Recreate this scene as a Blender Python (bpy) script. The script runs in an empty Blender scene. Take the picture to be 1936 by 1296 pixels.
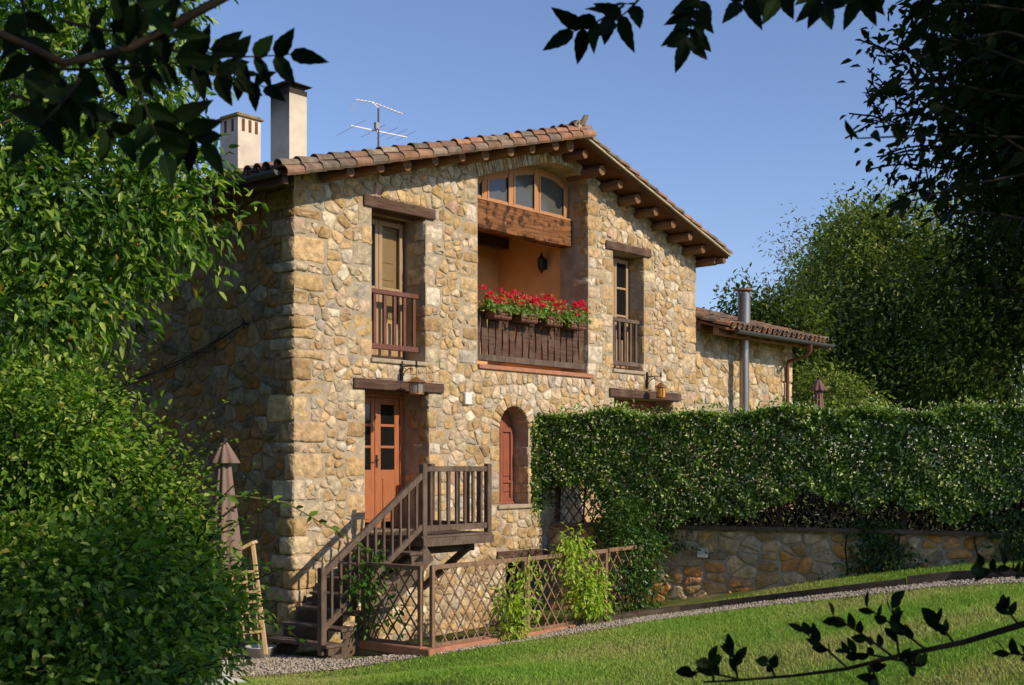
import bpy, bmesh, math, random
import numpy as np
from mathutils import Vector

# ------------------------------------------------------------------ camera, sky, sun, exposure
scn = bpy.context.scene
COL = scn.collection
V3 = Vector
FPX, CX, HY = 2348.0, 968.0, 877.0
C = V3((-11.686, -14.051, 0.0))
F = V3((.7627, .6468, 0)).normalized()
R = V3((F.y, -F.x, 0))
UP = V3((0, 0, 1))
cam = bpy.data.cameras.new('camera')
cam.lens = FPX / 1936 * 36
cam.sensor_width = 36
cam.shift_y = (HY - 648) / 1936
cam.clip_start, cam.clip_end = .05, 2000
cam.dof.use_dof = True
cam.dof.focus_distance, cam.dof.aperture_fstop = 20.0, 9.0
co = bpy.data.objects.new('camera', cam)
co.location = C
co.rotation_euler = (math.radians(90), 0, -math.atan2(F.x, F.y))
COL.objects.link(co)
scn.camera = co

SUN_EL, SUN_AZ = 29.0, 8.0            # degrees; azimuth measured from the facade's normal (-Y) towards +X
a_, e_ = math.radians(SUN_AZ), math.radians(SUN_EL)
SUN = V3((math.sin(a_) * math.cos(e_), -math.cos(a_) * math.cos(e_), math.sin(e_)))
sl = bpy.data.lights.new('sun', 'SUN')
sl.energy, sl.angle, sl.color = 2.9, math.radians(.5), (1.0, .83, .59)
so = bpy.data.objects.new('sun', sl)
so.rotation_euler = (-SUN).to_track_quat('-Z', 'Y').to_euler()
so.location = (0, -20, 20)
COL.objects.link(so)
world = bpy.data.worlds.new('World')
scn.world = world
world.use_nodes = True
wn = world.node_tree
sky = wn.nodes.new('ShaderNodeTexSky')
sky.sky_type = 'NISHITA'
sky.sun_disc = False
sky.sun_elevation = e_
sky.sun_rotation = math.atan2(SUN.x, SUN.y)
sky.altitude, sky.air_density, sky.dust_density, sky.ozone_density = 300, 1.0, .25, 5.0
bg = wn.nodes['Background']
bg.inputs[1].default_value = .118
tint = wn.nodes.new('ShaderNodeVectorMath'); tint.operation = 'MULTIPLY'; tint.inputs[1].default_value = (1.16, .99, 1.01)
wn.links.new(sky.outputs[0], tint.inputs[0]); wn.links.new(tint.outputs[0], bg.inputs[0])
scn.view_settings.view_transform = 'Standard'
scn.view_settings.look = 'None'
scn.view_settings.exposure = 0.4
scn.view_settings.gamma = 1
scn.cycles.max_bounces = 6
scn.cycles.transparent_max_bounces = 6
scn.cycles.caustics_reflective = False
scn.cycles.caustics_refractive = False

rnd = random.Random(7)
rng = np.random.default_rng(11)


def at(u, v, d):
    """world point seen at photograph pixel (u, v) at depth d metres"""
    p = C + F * d + R * ((u - CX) / FPX * d)
    p.z = (HY - v) / FPX * d
    return p


def cr(r, d, z):
    p = C + F * d + R * r
    p.z = z
    return p


# ------------------------------------------------------------------ object helpers
def link(name, data, parent=None):
    o = bpy.data.objects.new(name, data)
    COL.objects.link(o)
    if parent is not None:
        o.parent = parent
    return o


def tag(o, label=None, cat=None, group=None, kind=None):
    if label: o['label'] = label
    if cat: o['category'] = cat
    if group: o['group'] = group
    if kind: o['kind'] = kind
    return o


def thing(name, loc, label, cat, group=None):
    o = bpy.data.objects.new(name, None)
    o.empty_display_size = .2
    COL.objects.link(o)
    o.location = loc
    return tag(o, label, cat, group)


def base_of(o):
    p = V3((0, 0, 0))
    while o is not None:
        p = p + V3(o.location)
        o = o.parent
    return p


def dup(root, loc, label=None, group=None):
    r = root.copy(); COL.objects.link(r); r.location = loc
    if label: r['label'] = label
    if group: r['group'] = group
    for ch in list(root.children):
        c = ch.copy(); COL.objects.link(c); c.parent = r
        for g in list(ch.children):
            d = g.copy(); COL.objects.link(d); d.parent = c
    return r


def np_mesh(name, V, Fc, mats, parent=None, col=None, smooth=False, matidx=None):
    """V (n,3) world coords, Fc (m,k) faces of one size"""
    V = np.asarray(V, dtype=np.float64)
    Fc = np.asarray(Fc, dtype=np.int32)
    if parent is not None:
        org = np.array(base_of(parent))
        loc = None
    else:
        org = np.array([V[:, 0].mean(), V[:, 1].mean(), V[:, 2].min()])
        loc = org
    me = bpy.data.meshes.new(name)
    n, (m, k) = len(V), Fc.shape
    me.vertices.add(n)
    me.vertices.foreach_set('co', (V - org).astype(np.float32).ravel())
    me.loops.add(m * k)
    me.loops.foreach_set('vertex_index', Fc.ravel())
    me.polygons.add(m)
    me.polygons.foreach_set('loop_start', np.arange(0, m * k, k, dtype=np.int32))
    me.polygons.foreach_set('loop_total', np.full(m, k, dtype=np.int32))
    if smooth:
        me.polygons.foreach_set('use_smooth', np.ones(m, dtype=bool))
    if matidx is not None:
        me.polygons.foreach_set('material_index', np.asarray(matidx, dtype=np.int32))
    me.update(calc_edges=True)
    if col is not None:
        at_ = me.color_attributes.new('Col', 'FLOAT_COLOR', 'POINT')
        c4 = np.ones((n, 4), dtype=np.float32)
        c4[:, :3] = col
        at_.data.foreach_set('color', c4.ravel())
    for mt in (mats if isinstance(mats, (list, tuple)) else [mats]):
        me.materials.append(mt)
    o = link(name, me, parent)
    if loc is not None:
        o.location = loc
    return o


class MB:
    def __init__(s):
        s.v, s.f, s.m, s.c, s.s = [], [], [], [], []

    def add(s, vs, fs, mat=0, col=(1, 1, 1), smooth=False):
        o = len(s.v)
        s.v += [tuple(p) for p in vs]
        s.c += [col] * len(vs)
        for f in fs:
            s.f.append([i + o for i in f]); s.m.append(mat); s.s.append(smooth)

    def hexa(s, c8, mat=0, col=(1, 1, 1)):
        s.add(c8, [(0, 3, 2, 1), (4, 5, 6, 7), (0, 1, 5, 4), (1, 2, 6, 5), (2, 3, 7, 6), (3, 0, 4, 7)], mat, col)

    def box(s, a, b, mat=0, col=(1, 1, 1)):
        x0, y0, z0 = a; x1, y1, z1 = b
        s.hexa([(x0, y0, z0), (x1, y0, z0), (x1, y1, z0), (x0, y1, z0), (x0, y0, z1), (x1, y0, z1), (x1, y1, z1), (x0, y1, z1)], mat, col)

    def bar(s, p, q, w, h, up=None, mat=0, col=(1, 1, 1)):
        """box from p to q, w across, h along up"""
        p, q = V3(p), V3(q)
        d = (q - p).normalized()
        up = V3(up) if up is not None else UP
        side = d.cross(up)
        if side.length < 1e-4: side = d.cross(V3((1, 0, 0)))
        side.normalize()
        u2 = side.cross(d).normalized()
        a, b = side * (w / 2), u2 * (h / 2)
        s.hexa([p - a - b, p + a - b, q + a - b, q - a - b, p - a + b, p + a + b, q + a + b, q - a + b], mat, col)

    def tube(s, pts, r, n=8, mat=0, col=(1, 1, 1), cap=True, smooth=True):
        pts = [V3(p) for p in pts]
        rs = r if isinstance(r, (list, tuple)) else [r] * len(pts)
        vs, fs = [], []
        prev = None
        for i, p in enumerate(pts):
            d = (pts[min(i + 1, len(pts) - 1)] - pts[max(i - 1, 0)])
            d = d.normalized() if d.length > 1e-9 else UP.copy()
            if prev is None:
                a = d.cross(UP)
                if a.length < 1e-3: a = d.cross(V3((1, 0, 0)))
            else:
                a = prev - d * prev.dot(d)
            a.normalize(); prev = a
            b = d.cross(a)
            for k in range(n):
                t = 2 * math.pi * k / n
                vs.append(p + a * (math.cos(t) * rs[i]) + b * (math.sin(t) * rs[i]))
        for i in range(len(pts) - 1):
            for k in range(n):
                fs.append((i * n + k, i * n + (k + 1) % n, (i + 1) * n + (k + 1) % n, (i + 1) * n + k))
        s.add(vs, fs, mat, col, smooth)
        if cap:
            s.add(vs[:n], [tuple(range(n))], mat, col)
            s.add(vs[-n:], [tuple(range(n))], mat, col)

    def lathe(s, base, prof, n=16, mat=0, col=(1, 1, 1), wav=None, smooth=True):
        base = V3(base)
        vs, fs = [], []
        for (r, z) in prof:
            for k in range(n):
                t = 2 * math.pi * k / n
                rr = r * (wav(k, n, z) if wav else 1)
                vs.append(base + V3((math.cos(t) * rr, math.sin(t) * rr, z)))
        for i in range(len(prof) - 1):
            for k in range(n):
                fs.append((i * n + k, i * n + (k + 1) % n, (i + 1) * n + (k + 1) % n, (i + 1) * n + k))
        s.add(vs, fs, mat, col, smooth)

    def prism(s, poly, off, mat=0, col=(1, 1, 1)):
        n = len(poly)
        off = V3(off)
        vs = [V3(p) for p in poly] + [V3(p) + off for p in poly]
        fs = [tuple(range(n))[::-1], tuple(range(n, 2 * n))] + [(i, (i + 1) % n, n + (i + 1) % n, n + i) for i in range(n)]
        s.add(vs, fs, mat, col)

    def build(s, name, mats, parent=None, bevel=0, org=None):
        me = bpy.data.meshes.new(name)
        A = np.array(s.v)
        if parent is not None:
            o_ = np.array(base_of(parent))
        else:
            o_ = np.array(org) if org is not None else np.array([A[:, 0].mean(), A[:, 1].mean(), A[:, 2].min()])
        me.from_pydata((A - o_).tolist(), [], s.f)
        me.polygons.foreach_set('material_index', np.array(s.m, dtype=np.int32))
        me.polygons.foreach_set('use_smooth', np.array(s.s, dtype=bool))
        ca = me.color_attributes.new('Col', 'FLOAT_COLOR', 'POINT')
        c4 = np.ones((len(A), 4), dtype=np.float32); c4[:, :3] = np.array(s.c)
        ca.data.foreach_set('color', c4.ravel())
        for mt in (mats if isinstance(mats, (list, tuple)) else [mats]):
            me.materials.append(mt)
        me.update()
        bm = bmesh.new(); bm.from_mesh(me); bmesh.ops.recalc_face_normals(bm, faces=bm.faces); bm.to_mesh(me); bm.free()
        o = link(name, me, parent)
        if parent is None: o.location = o_
        if bevel:
            b = o.modifiers.new('edges', 'BEVEL'); b.width = bevel; b.segments = 1; b.limit_method = 'ANGLE'
        return o


# ------------------------------------------------------------------ materials
def mat(name, col, rough=.85, var=.2, vscale=5, bump=0., bscale=30, attr=False, stretch=(1, 1, 1), spec=.25, metal=0., dirt=None, dscale=1.5, dlo=.5, dhi=.7, detail=6):
    m = bpy.data.materials.new(name); m.use_nodes = True
    nt = m.node_tree; N = nt.nodes; L = nt.links
    p = N['Principled BSDF']
    p.inputs['Roughness'].default_value = rough
    p.inputs['Specular IOR Level'].default_value = spec
    p.inputs['Metallic'].default_value = metal
    tc = N.new('ShaderNodeTexCoord'); mp = N.new('ShaderNodeMapping')
    mp.inputs['Scale'].default_value = stretch
    L.new(tc.outputs['Object'], mp.inputs['Vector'])
    nz = N.new('ShaderNodeTexNoise'); nz.inputs['Scale'].default_value = vscale; nz.inputs['Detail'].default_value = detail
    L.new(mp.outputs[0], nz.inputs['Vector'])
    mr = N.new('ShaderNodeMapRange'); mr.inputs['From Min'].default_value = .28; mr.inputs['From Max'].default_value = .72
    mr.inputs['To Min'].default_value = 1 - var; mr.inputs['To Max'].default_value = 1 + var
    L.new(nz.outputs['Fac'], mr.inputs['Value'])
    mul = N.new('ShaderNodeVectorMath'); mul.operation = 'SCALE'
    L.new(mr.outputs[0], mul.inputs['Scale'])
    if attr:
        a = N.new('ShaderNodeAttribute'); a.attribute_name = 'Col'
        pm = N.new('ShaderNodeVectorMath'); pm.operation = 'MULTIPLY'; pm.inputs[1].default_value = col
        L.new(a.outputs['Color'], pm.inputs[0]); L.new(pm.outputs[0], mul.inputs[0])
    else:
        mul.inputs[0].default_value = col
    out = mul.outputs[0]
    if dirt:
        n2 = N.new('ShaderNodeTexNoise'); n2.inputs['Scale'].default_value = dscale; n2.inputs['Detail'].default_value = 5
        L.new(tc.outputs['Object'], n2.inputs['Vector'])
        r2 = N.new('ShaderNodeMapRange'); r2.inputs['From Min'].default_value = dlo; r2.inputs['From Max'].default_value = dhi
        L.new(n2.outputs['Fac'], r2.inputs['Value'])
        mx = N.new('ShaderNodeMix'); mx.data_type = 'RGBA'
        L.new(r2.outputs[0], mx.inputs['Factor']); L.new(out, mx.inputs['A']); mx.inputs['B'].default_value = (*dirt, 1)
        out = mx.outputs['Result']
    L.new(out, p.inputs['Base Color'])
    if bump:
        nb = N.new('ShaderNodeTexNoise'); nb.inputs['Scale'].default_value = bscale; nb.inputs['Detail'].default_value = 5
        L.new(mp.outputs[0], nb.inputs['Vector'])
        bp = N.new('ShaderNodeBump'); bp.inputs['Strength'].default_value = 1; bp.inputs['Distance'].default_value = bump
        L.new(nb.outputs['Fac'], bp.inputs['Height']); L.new(bp.outputs[0], p.inputs['Normal'])
    return m


def leafmat(name, tint=(1, 1, 1), trans=.35, rough=.45, spec=.35):
    m = bpy.data.materials.new(name); m.use_nodes = True
    nt = m.node_tree; N = nt.nodes; L = nt.links
    p = N['Principled BSDF']; p.inputs['Roughness'].default_value = rough; p.inputs['Specular IOR Level'].default_value = spec
    a = N.new('ShaderNodeAttribute'); a.attribute_name = 'Col'
    t1 = N.new('ShaderNodeVectorMath'); t1.operation = 'MULTIPLY'; t1.inputs[1].default_value = tint
    L.new(a.outputs['Color'], t1.inputs[0]); L.new(t1.outputs[0], p.inputs['Base Color'])
    t2 = N.new('ShaderNodeVectorMath'); t2.operation = 'MULTIPLY'; t2.inputs[1].default_value = (1.5, 1.7, .5)
    L.new(t1.outputs[0], t2.inputs[0])
    tr = N.new('ShaderNodeBsdfTranslucent'); L.new(t2.outputs[0], tr.inputs['Color'])
    mx = N.new('ShaderNodeMixShader'); mx.inputs[0].default_value = trans
    L.new(p.outputs[0], mx.inputs[1]); L.new(tr.outputs[0], mx.inputs[2])
    L.new(mx.outputs[0], N['Material Output'].inputs['Surface'])
    return m


def glassmat(name, col, clear=0., rough=.06):
    m = bpy.data.materials.new(name); m.use_nodes = True
    nt = m.node_tree; N = nt.nodes; L = nt.links
    p = N['Principled BSDF']; p.inputs['Base Color'].default_value = (*col, 1)
    p.inputs['Roughness'].default_value = rough; p.inputs['Specular IOR Level'].default_value = .5
    if clear:
        t = N.new('ShaderNodeBsdfTransparent'); mx = N.new('ShaderNodeMixShader'); mx.inputs[0].default_value = clear
        L.new(p.outputs[0], mx.inputs[1]); L.new(t.outputs[0], mx.inputs[2]); L.new(mx.outputs[0], N['Material Output'].inputs['Surface'])
    return m


MT = dict(
    stone=mat('stone', (.935, .925, .91), .9, .38, 9, .04, 15, attr=True, spec=.15, detail=8),
    mortar=mat('mortar', (.43, .36, .26), .95, .25, 5, .02, 18, spec=.1),
    reveal=mat('reveal_plaster', (.45, .385, .29), .95, .2, 4, .012, 18, spec=.1, dirt=(.30, .23, .16), dscale=3, dlo=.45, dhi=.75),
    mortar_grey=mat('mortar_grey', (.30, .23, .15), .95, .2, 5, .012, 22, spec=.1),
    oldwood=mat('old_wood', (.105, .062, .045), .85, .45, 7, .006, 22, stretch=(.5, 5, 5), dirt=(.17, .11, .08), dscale=3),
    beam=mat('carved_beam', (.23, .098, .038), .75, .6, 6, .014, 14, stretch=(.4, 3, 5), dirt=(.06, .025, .012), dscale=7, dlo=.5, dhi=.62),
    log=mat('log_wood', (.22, .12, .062), .85, .4, 8, .006, 20, stretch=(4, .5, 4)),
    logend=mat('log_end', (.5, .34, .2), .9, .2, 12),
    soffit=mat('soffit_tile', (.15, .065, .034), .9, .3, 3, .004, 20),
    greywood=mat('weathered_wood', (.135, .097, .075), .85, .35, 9, .004, 30, stretch=(3, 3, .6), dirt=(.2, .15, .12), dscale=2.5),
    railwood=mat('rail_wood', (.17, .075, .055), .7, .3, 9, .003, 30, stretch=(3, 3, .6)),
    redwood=mat('varnished_wood', (.43, .155, .066), .5, .18, 9, .002, 30, stretch=(5, 5, .5), spec=.35),
    redshut=mat('red_shutter', (.30, .10, .06), .6, .2, 9, .002, 30, stretch=(5, 5, .5)),
    tanwood=mat('pale_frame_wood', (.42, .29, .17), .6, .15, 9, .001, 30, stretch=(4, 4, .5)),
    orangewood=mat('gallery_frame_wood', (.5, .26, .13), .6, .15, 9, .001, 30, stretch=(4, 4, .5)),
    cream=mat('cream_shutter', (.58, .42, .2), .6, .08, 4),
    tile=mat('clay_tile', (1, 1, 1), .9, .35, 8, .004, 30, attr=True, spec=.1, dirt=(.10, .09, .06), dscale=4, dlo=.55, dhi=.75),
    render=mat('lime_render', (.72, .64, .52), .95, .14, 3, .004, 14, attr=True, dirt=(.5, .42, .32), dscale=2.2, dlo=.6, dhi=.9),
    soot=mat('sooty_cap', (.05, .045, .035), .95, .4, 6, .006, 20),
    capstone=mat('mossy_cap', (.26, .2, .1), .95, .35, 6, .006, 20),
    plaster=mat('orange_plaster', (.80, .47, .20), .95, .12, 2.5, .003, 12, dirt=(.72, .47, .26), dscale=1.2),
    terracotta=mat('terracotta', (.44, .21, .125), .9, .22, 6, .003, 25),
    iron=mat('wrought_iron', (.02, .022, .024), .5, .2, 10, spec=.4),
    copper=mat('aged_copper', (.32, .15, .07), .5, .3, 10, metal=.5),
    gutter=mat('zinc_gutter', (.10, .105, .115), .5, .15, 6, metal=.3),
    steel=mat('stainless_steel', (.30, .28, .26), .32, .1, 4, metal=.85),
    trelliswood=mat('trellis_wood', (.25, .16, .105), .85, .3, 9, .003, 30, stretch=(3, 3, .6)),
    alu=mat('aluminium', (.4, .4, .4), .45, .05, 5, metal=.5),
    white=mat('white_plastic', (.8, .79, .75), .5, .04, 5),
    lgrey=mat('grey_plastic', (.55, .54, .5), .6, .05, 5),
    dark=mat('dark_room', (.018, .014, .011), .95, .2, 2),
    canvas=mat('taupe_canvas', (.26, .185, .155), .95, .08, 5, .003, 60),
    canvas2=mat('rose_canvas', (.24, .135, .12), .95, .08, 5, .003, 60),
    pine=mat('bare_pine', (.68, .47, .26), .8, .2, 9, stretch=(3, 3, .6)),
    bark=mat('bark', (.095, .072, .05), .95, .4, 12, .02, 14, stretch=(1, 1, .3)),
    twig=mat('twig_bark', (.028, .022, .014), .9, .3, 20),
    stem=mat('green_stem', (.12, .13, .04), .8, .2, 20),
    sleeper=mat('timber_sleeper', (.085, .066, .05), .95, .4, 8, .008, 25, stretch=(1, 1, 3)),
    pebble=mat('pebble', (1, 1, 1), .9, .1, 20, attr=True, spec=.15),
    grassblade=leafmat('grass_blade', trans=.25, rough=.6, spec=.2),
    cherryleaf=leafmat('cherry_leaf', trans=.42, rough=.38, spec=.45),
    brambleleaf=leafmat('bramble_leaf', trans=.4, rough=.5, spec=.3),
    hedgeleaf=leafmat('hedge_leaf', trans=.25, rough=.32, spec=.5),
    oakleaf=leafmat('oak_leaf', trans=.4, rough=.5, spec=.15),
    ashleaf=leafmat('ash_leaf', trans=.12, rough=.6, spec=.06),
    petal=leafmat('petal', trans=.25, rough=.6, spec=.2),
    cherry=mat('cherry_fruit', (.5, .05, .02), .25, .3, 20, spec=.5),
    amber=mat('amber_glass', (.62, .30, .03), .2, .3, 10, spec=.5),
    darkglass=glassmat('dark_glass', (.012, .012, .012)),
    greyglass=glassmat('curtained_glass', (.10, .105, .10), rough=.12),
    clearglass=glassmat('clear_glass', (.02, .02, .02), clear=.8),
    lampglass=glassmat('lamp_glass', (.3, .32, .3), clear=.3),
)


# ground material: mown lawn with dry patches, earth further out
def groundmat():
    m = bpy.data.materials.new('lawn'); m.use_nodes = True
    nt = m.node_tree; N = nt.nodes; L = nt.links
    p = N['Principled BSDF']; p.inputs['Roughness'].default_value = .95; p.inputs['Specular IOR Level'].default_value = .1
    g = N.new('ShaderNodeNewGeometry')
    n1 = N.new('ShaderNodeTexNoise'); n1.inputs['Scale'].default_value = .9; n1.inputs['Detail'].default_value = 8; n1.inputs['Roughness'].default_value = .65
    L.new(g.outputs['Position'], n1.inputs['Vector'])
    r = N.new('ShaderNodeValToRGB')
    e = r.color_ramp.elements
    e[0].position, e[0].color = .36, (.10, .16, .03, 1)
    e[1].position, e[1].color = .66, (.34, .28, .13, 1)
    x = e.new(.5); x.color = (.16, .21, .05, 1)
    L.new(n1.outputs['Fac'], r.inputs['Fac'])
    n2 = N.new('ShaderNodeTexNoise'); n2.inputs['Scale'].default_value = 60; n2.inputs['Detail'].default_value = 4
    L.new(g.outputs['Position'], n2.inputs['Vector'])
    mr = N.new('ShaderNodeMapRange'); mr.inputs['From Min'].default_value = .3; mr.inputs['From Max'].default_value = .7; mr.inputs['To Min'].default_value = .55; mr.inputs['To Max'].default_value = 1.35
    L.new(n2.outputs['Fac'], mr.inputs['Value'])
    s = N.new('ShaderNodeVectorMath'); s.operation = 'SCALE'
    L.new(r.outputs['Color'], s.inputs[0]); L.new(mr.outputs[0], s.inputs['Scale'])
    L.new(s.outputs[0], p.inputs['Base Color'])
    b = N.new('ShaderNodeBump'); b.inputs['Distance'].default_value = .03
    L.new(n2.outputs['Fac'], b.inputs['Height']); L.new(b.outputs[0], p.inputs['Normal'])
    return m


MT['lawn'] = groundmat()

# ------------------------------------------------------------------ terrain
J = V3((5.88, 0, 0)); WD = V3((.274, -.962, 0)).normalized(); WN = V3((-WD.y * -1, 0, 0))
WN = V3((WD.y, -WD.x, 0)); WN = WN if WN.dot(F) < 0 else -WN      # retaining wall's outward normal (to the camera)


def wl(t, off=0., z=0.):
    p = J + WD * t + WN * off
    return V3((p.x, p.y, z))


CP = [(0.06, -2.63, -2.52), (-.57, -1.3, -2.64), (-1.5, -3, -2.62), (4.1, -2.6, -2.43), (2, -1.2, -2.72), (5, -1, -2.66), (4.65, -3.3, -2.38),
      (6.39, -1.79, -2.43), (7.33, -5.09, -1.85), (7.89, -7.05, -1.55), (8.8, -10, -1.42), (-3, -8, -2.35), (-11.7, -14, -1.6), (-6, -4, -2.6), (-8, 3, -2.7),
      (-2, 6, -2.75), (0, 14, -2.7), (-6.5, -9.5, -2.25)]
for q in [(cr(3.7, 9, 0), -1.55), (cr(0, 11, 0), -1.98), (cr(-2.9, 13.6, 0), -2.42), (cr(5.5, 13, 0), -1.55), (cr(6, 5, 0), -1.2), (cr(-5, 5, 0), -1.9)]:
    CP.append((q[0].x, q[0].y, q[1]))
for x, y, z in [(-40, -40, -1.6), (40, -40, -1), (40, 40, -1.3), (-40, 40, -2.6), (0, -40, -1.3), (40, 0, -1.1), (-40, 0, -2.3), (0, 40, -2.3), (14, -4, -1.15), (14, 6, -1.3), (13, -14, -1.0), (19, -13, -.95)]:
    CP.append((x, y, z))
CP = np.array(CP)


def _phi(r2):
    return .5 * r2 * np.log(r2 + 1e-9)


_n = len(CP)
_d2 = ((CP[:, None, :2] - CP[None, :, :2]) ** 2).sum(-1)
_A = np.zeros((_n + 3, _n + 3)); _A[:_n, :_n] = _phi(_d2) + np.eye(_n) * .05
_A[:_n, _n] = 1; _A[:_n, _n + 1:] = CP[:, :2]; _A[_n, :_n] = 1; _A[_n + 1:, :_n] = CP[:, :2].T
_w = np.linalg.solve(_A, np.concatenate([CP[:, 2], [0, 0, 0]]))


def gz(x, y):
    x = np.asarray(x, float); y = np.asarray(y, float)
    sh = x.shape
    xy = np.stack([x.ravel(), y.ravel()], 1)
    lim = np.clip(xy, -45, 45)
    out = np.empty(len(xy))
    for i in range(0, len(xy), 20000):
        q = lim[i:i + 20000]
        d = ((q[:, None, :] - CP[None, :, :2]) ** 2).sum(-1)
        out[i:i + 20000] = _phi(d) @ _w[:_n] + _w[_n] + q @ _w[_n + 1:]
    return out.reshape(sh) if sh else float(out[0])


def ground_at(u, v, lo=5., hi=45.):
    d = np.linspace(lo, hi, 4000)
    px = C.x + (F.x + R.x * (u - CX) / FPX) * d; py = C.y + (F.y + R.y * (u - CX) / FPX) * d
    z = (HY - v) / FPX * d
    k = np.argmax(z < gz(px, py))
    return V3((px[k], py[k], gz(px[k], py[k])))


def axis(lo, hi, step, far):
    a = list(np.arange(lo, hi + 1e-6, step))
    s, q = step, hi
    while q < far: s *= 1.5; q += s; a.append(q)
    s, q = step, lo
    while q > -far: s *= 1.5; q -= s; a.insert(0, q)
    return np.array(a)


gx, gy = axis(-14, 12, .3, 600), axis(-16, 2, .3, 600)
GX, GY = np.meshgrid(gx, gy, indexing='ij')
GZ = gz(GX, GY)
nx_, ny_ = GX.shape
idx = np.arange(nx_ * ny_).reshape(nx_, ny_)
gf = np.stack([idx[:-1, :-1].ravel(), idx[1:, :-1].ravel(), idx[1:, 1:].ravel(), idx[:-1, 1:].ravel()], 1)
o = np_mesh('ground', np.stack([GX.ravel(), GY.ravel(), GZ.ravel()], 1), gf, MT['lawn'], smooth=True)
tag(o, kind='structure')


# ------------------------------------------------------------------ rubble masonry
def clip(poly, nx, nz, d):
    out = []
    n = len(poly)
    for i in range(n):
        ax, az = poly[i]; bx, bz = poly[(i + 1) % n]
        da = ax * nx + az * nz - d; db = bx * nx + bz * nz - d
        if da <= 0: out.append((ax, az))
        if (da < 0 < db) or (db < 0 < da):
            t = da / (da - db)
            out.append((ax + (bx - ax) * t, az + (bz - az) * t))
    return out


PAL = [((.62, .45, .25), 5), ((.68, .54, .36), 6), ((.55, .39, .195), 4.5), ((.60, .42, .23), 2.0), ((.56, .47, .33), 4), ((.45, .40, .33), 1.6), ((.73, .64, .50), 3.6), ((.45, .31, .16), 2.6), ((.56, .39, .28), .8), ((.60, .47, .33), 4)]
PALG = [((.35, .235, .11), 3), ((.27, .195, .10), 4), ((.36, .195, .07), 4), ((.36, .21, .11), .7), ((.33, .275, .19), 5), ((.22, .175, .12), 3), ((.39, .30, .18), 2)]  # stone tones darkened: the side wall's shade is put into the colour
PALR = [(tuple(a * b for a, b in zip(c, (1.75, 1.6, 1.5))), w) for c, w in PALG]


def pick(pal, r):
    t = r.random() * sum(w for _, w in pal)
    for c, w in pal:
        t -= w
        if t <= 0: break
    k = 1 + r.uniform(-.14, .14)
    return tuple(max(.02, x * k * (1 + r.uniform(-.018, .018))) for x in c)


def seeds_rows(x0, x1, z0, z1, h, w, r):
    s = []
    z = z0 - .05
    while z < z1 + .1:
        hh = h * r.uniform(.6, 1.45)
        x = x0 - r.random() * w
        while x < x1 + w:
            ww = w * r.choice((r.uniform(.45, .8), r.uniform(.8, 1.3), r.uniform(1.2, 2.0)))
            s.append((x + ww / 2, z + hh / 2 + r.uniform(-.3, .3) * hh))
            if r.random() < .18: s.append((x + ww / 2, z + hh / 2 + .5 * hh))
            x += ww
        z += hh
    return s


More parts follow.
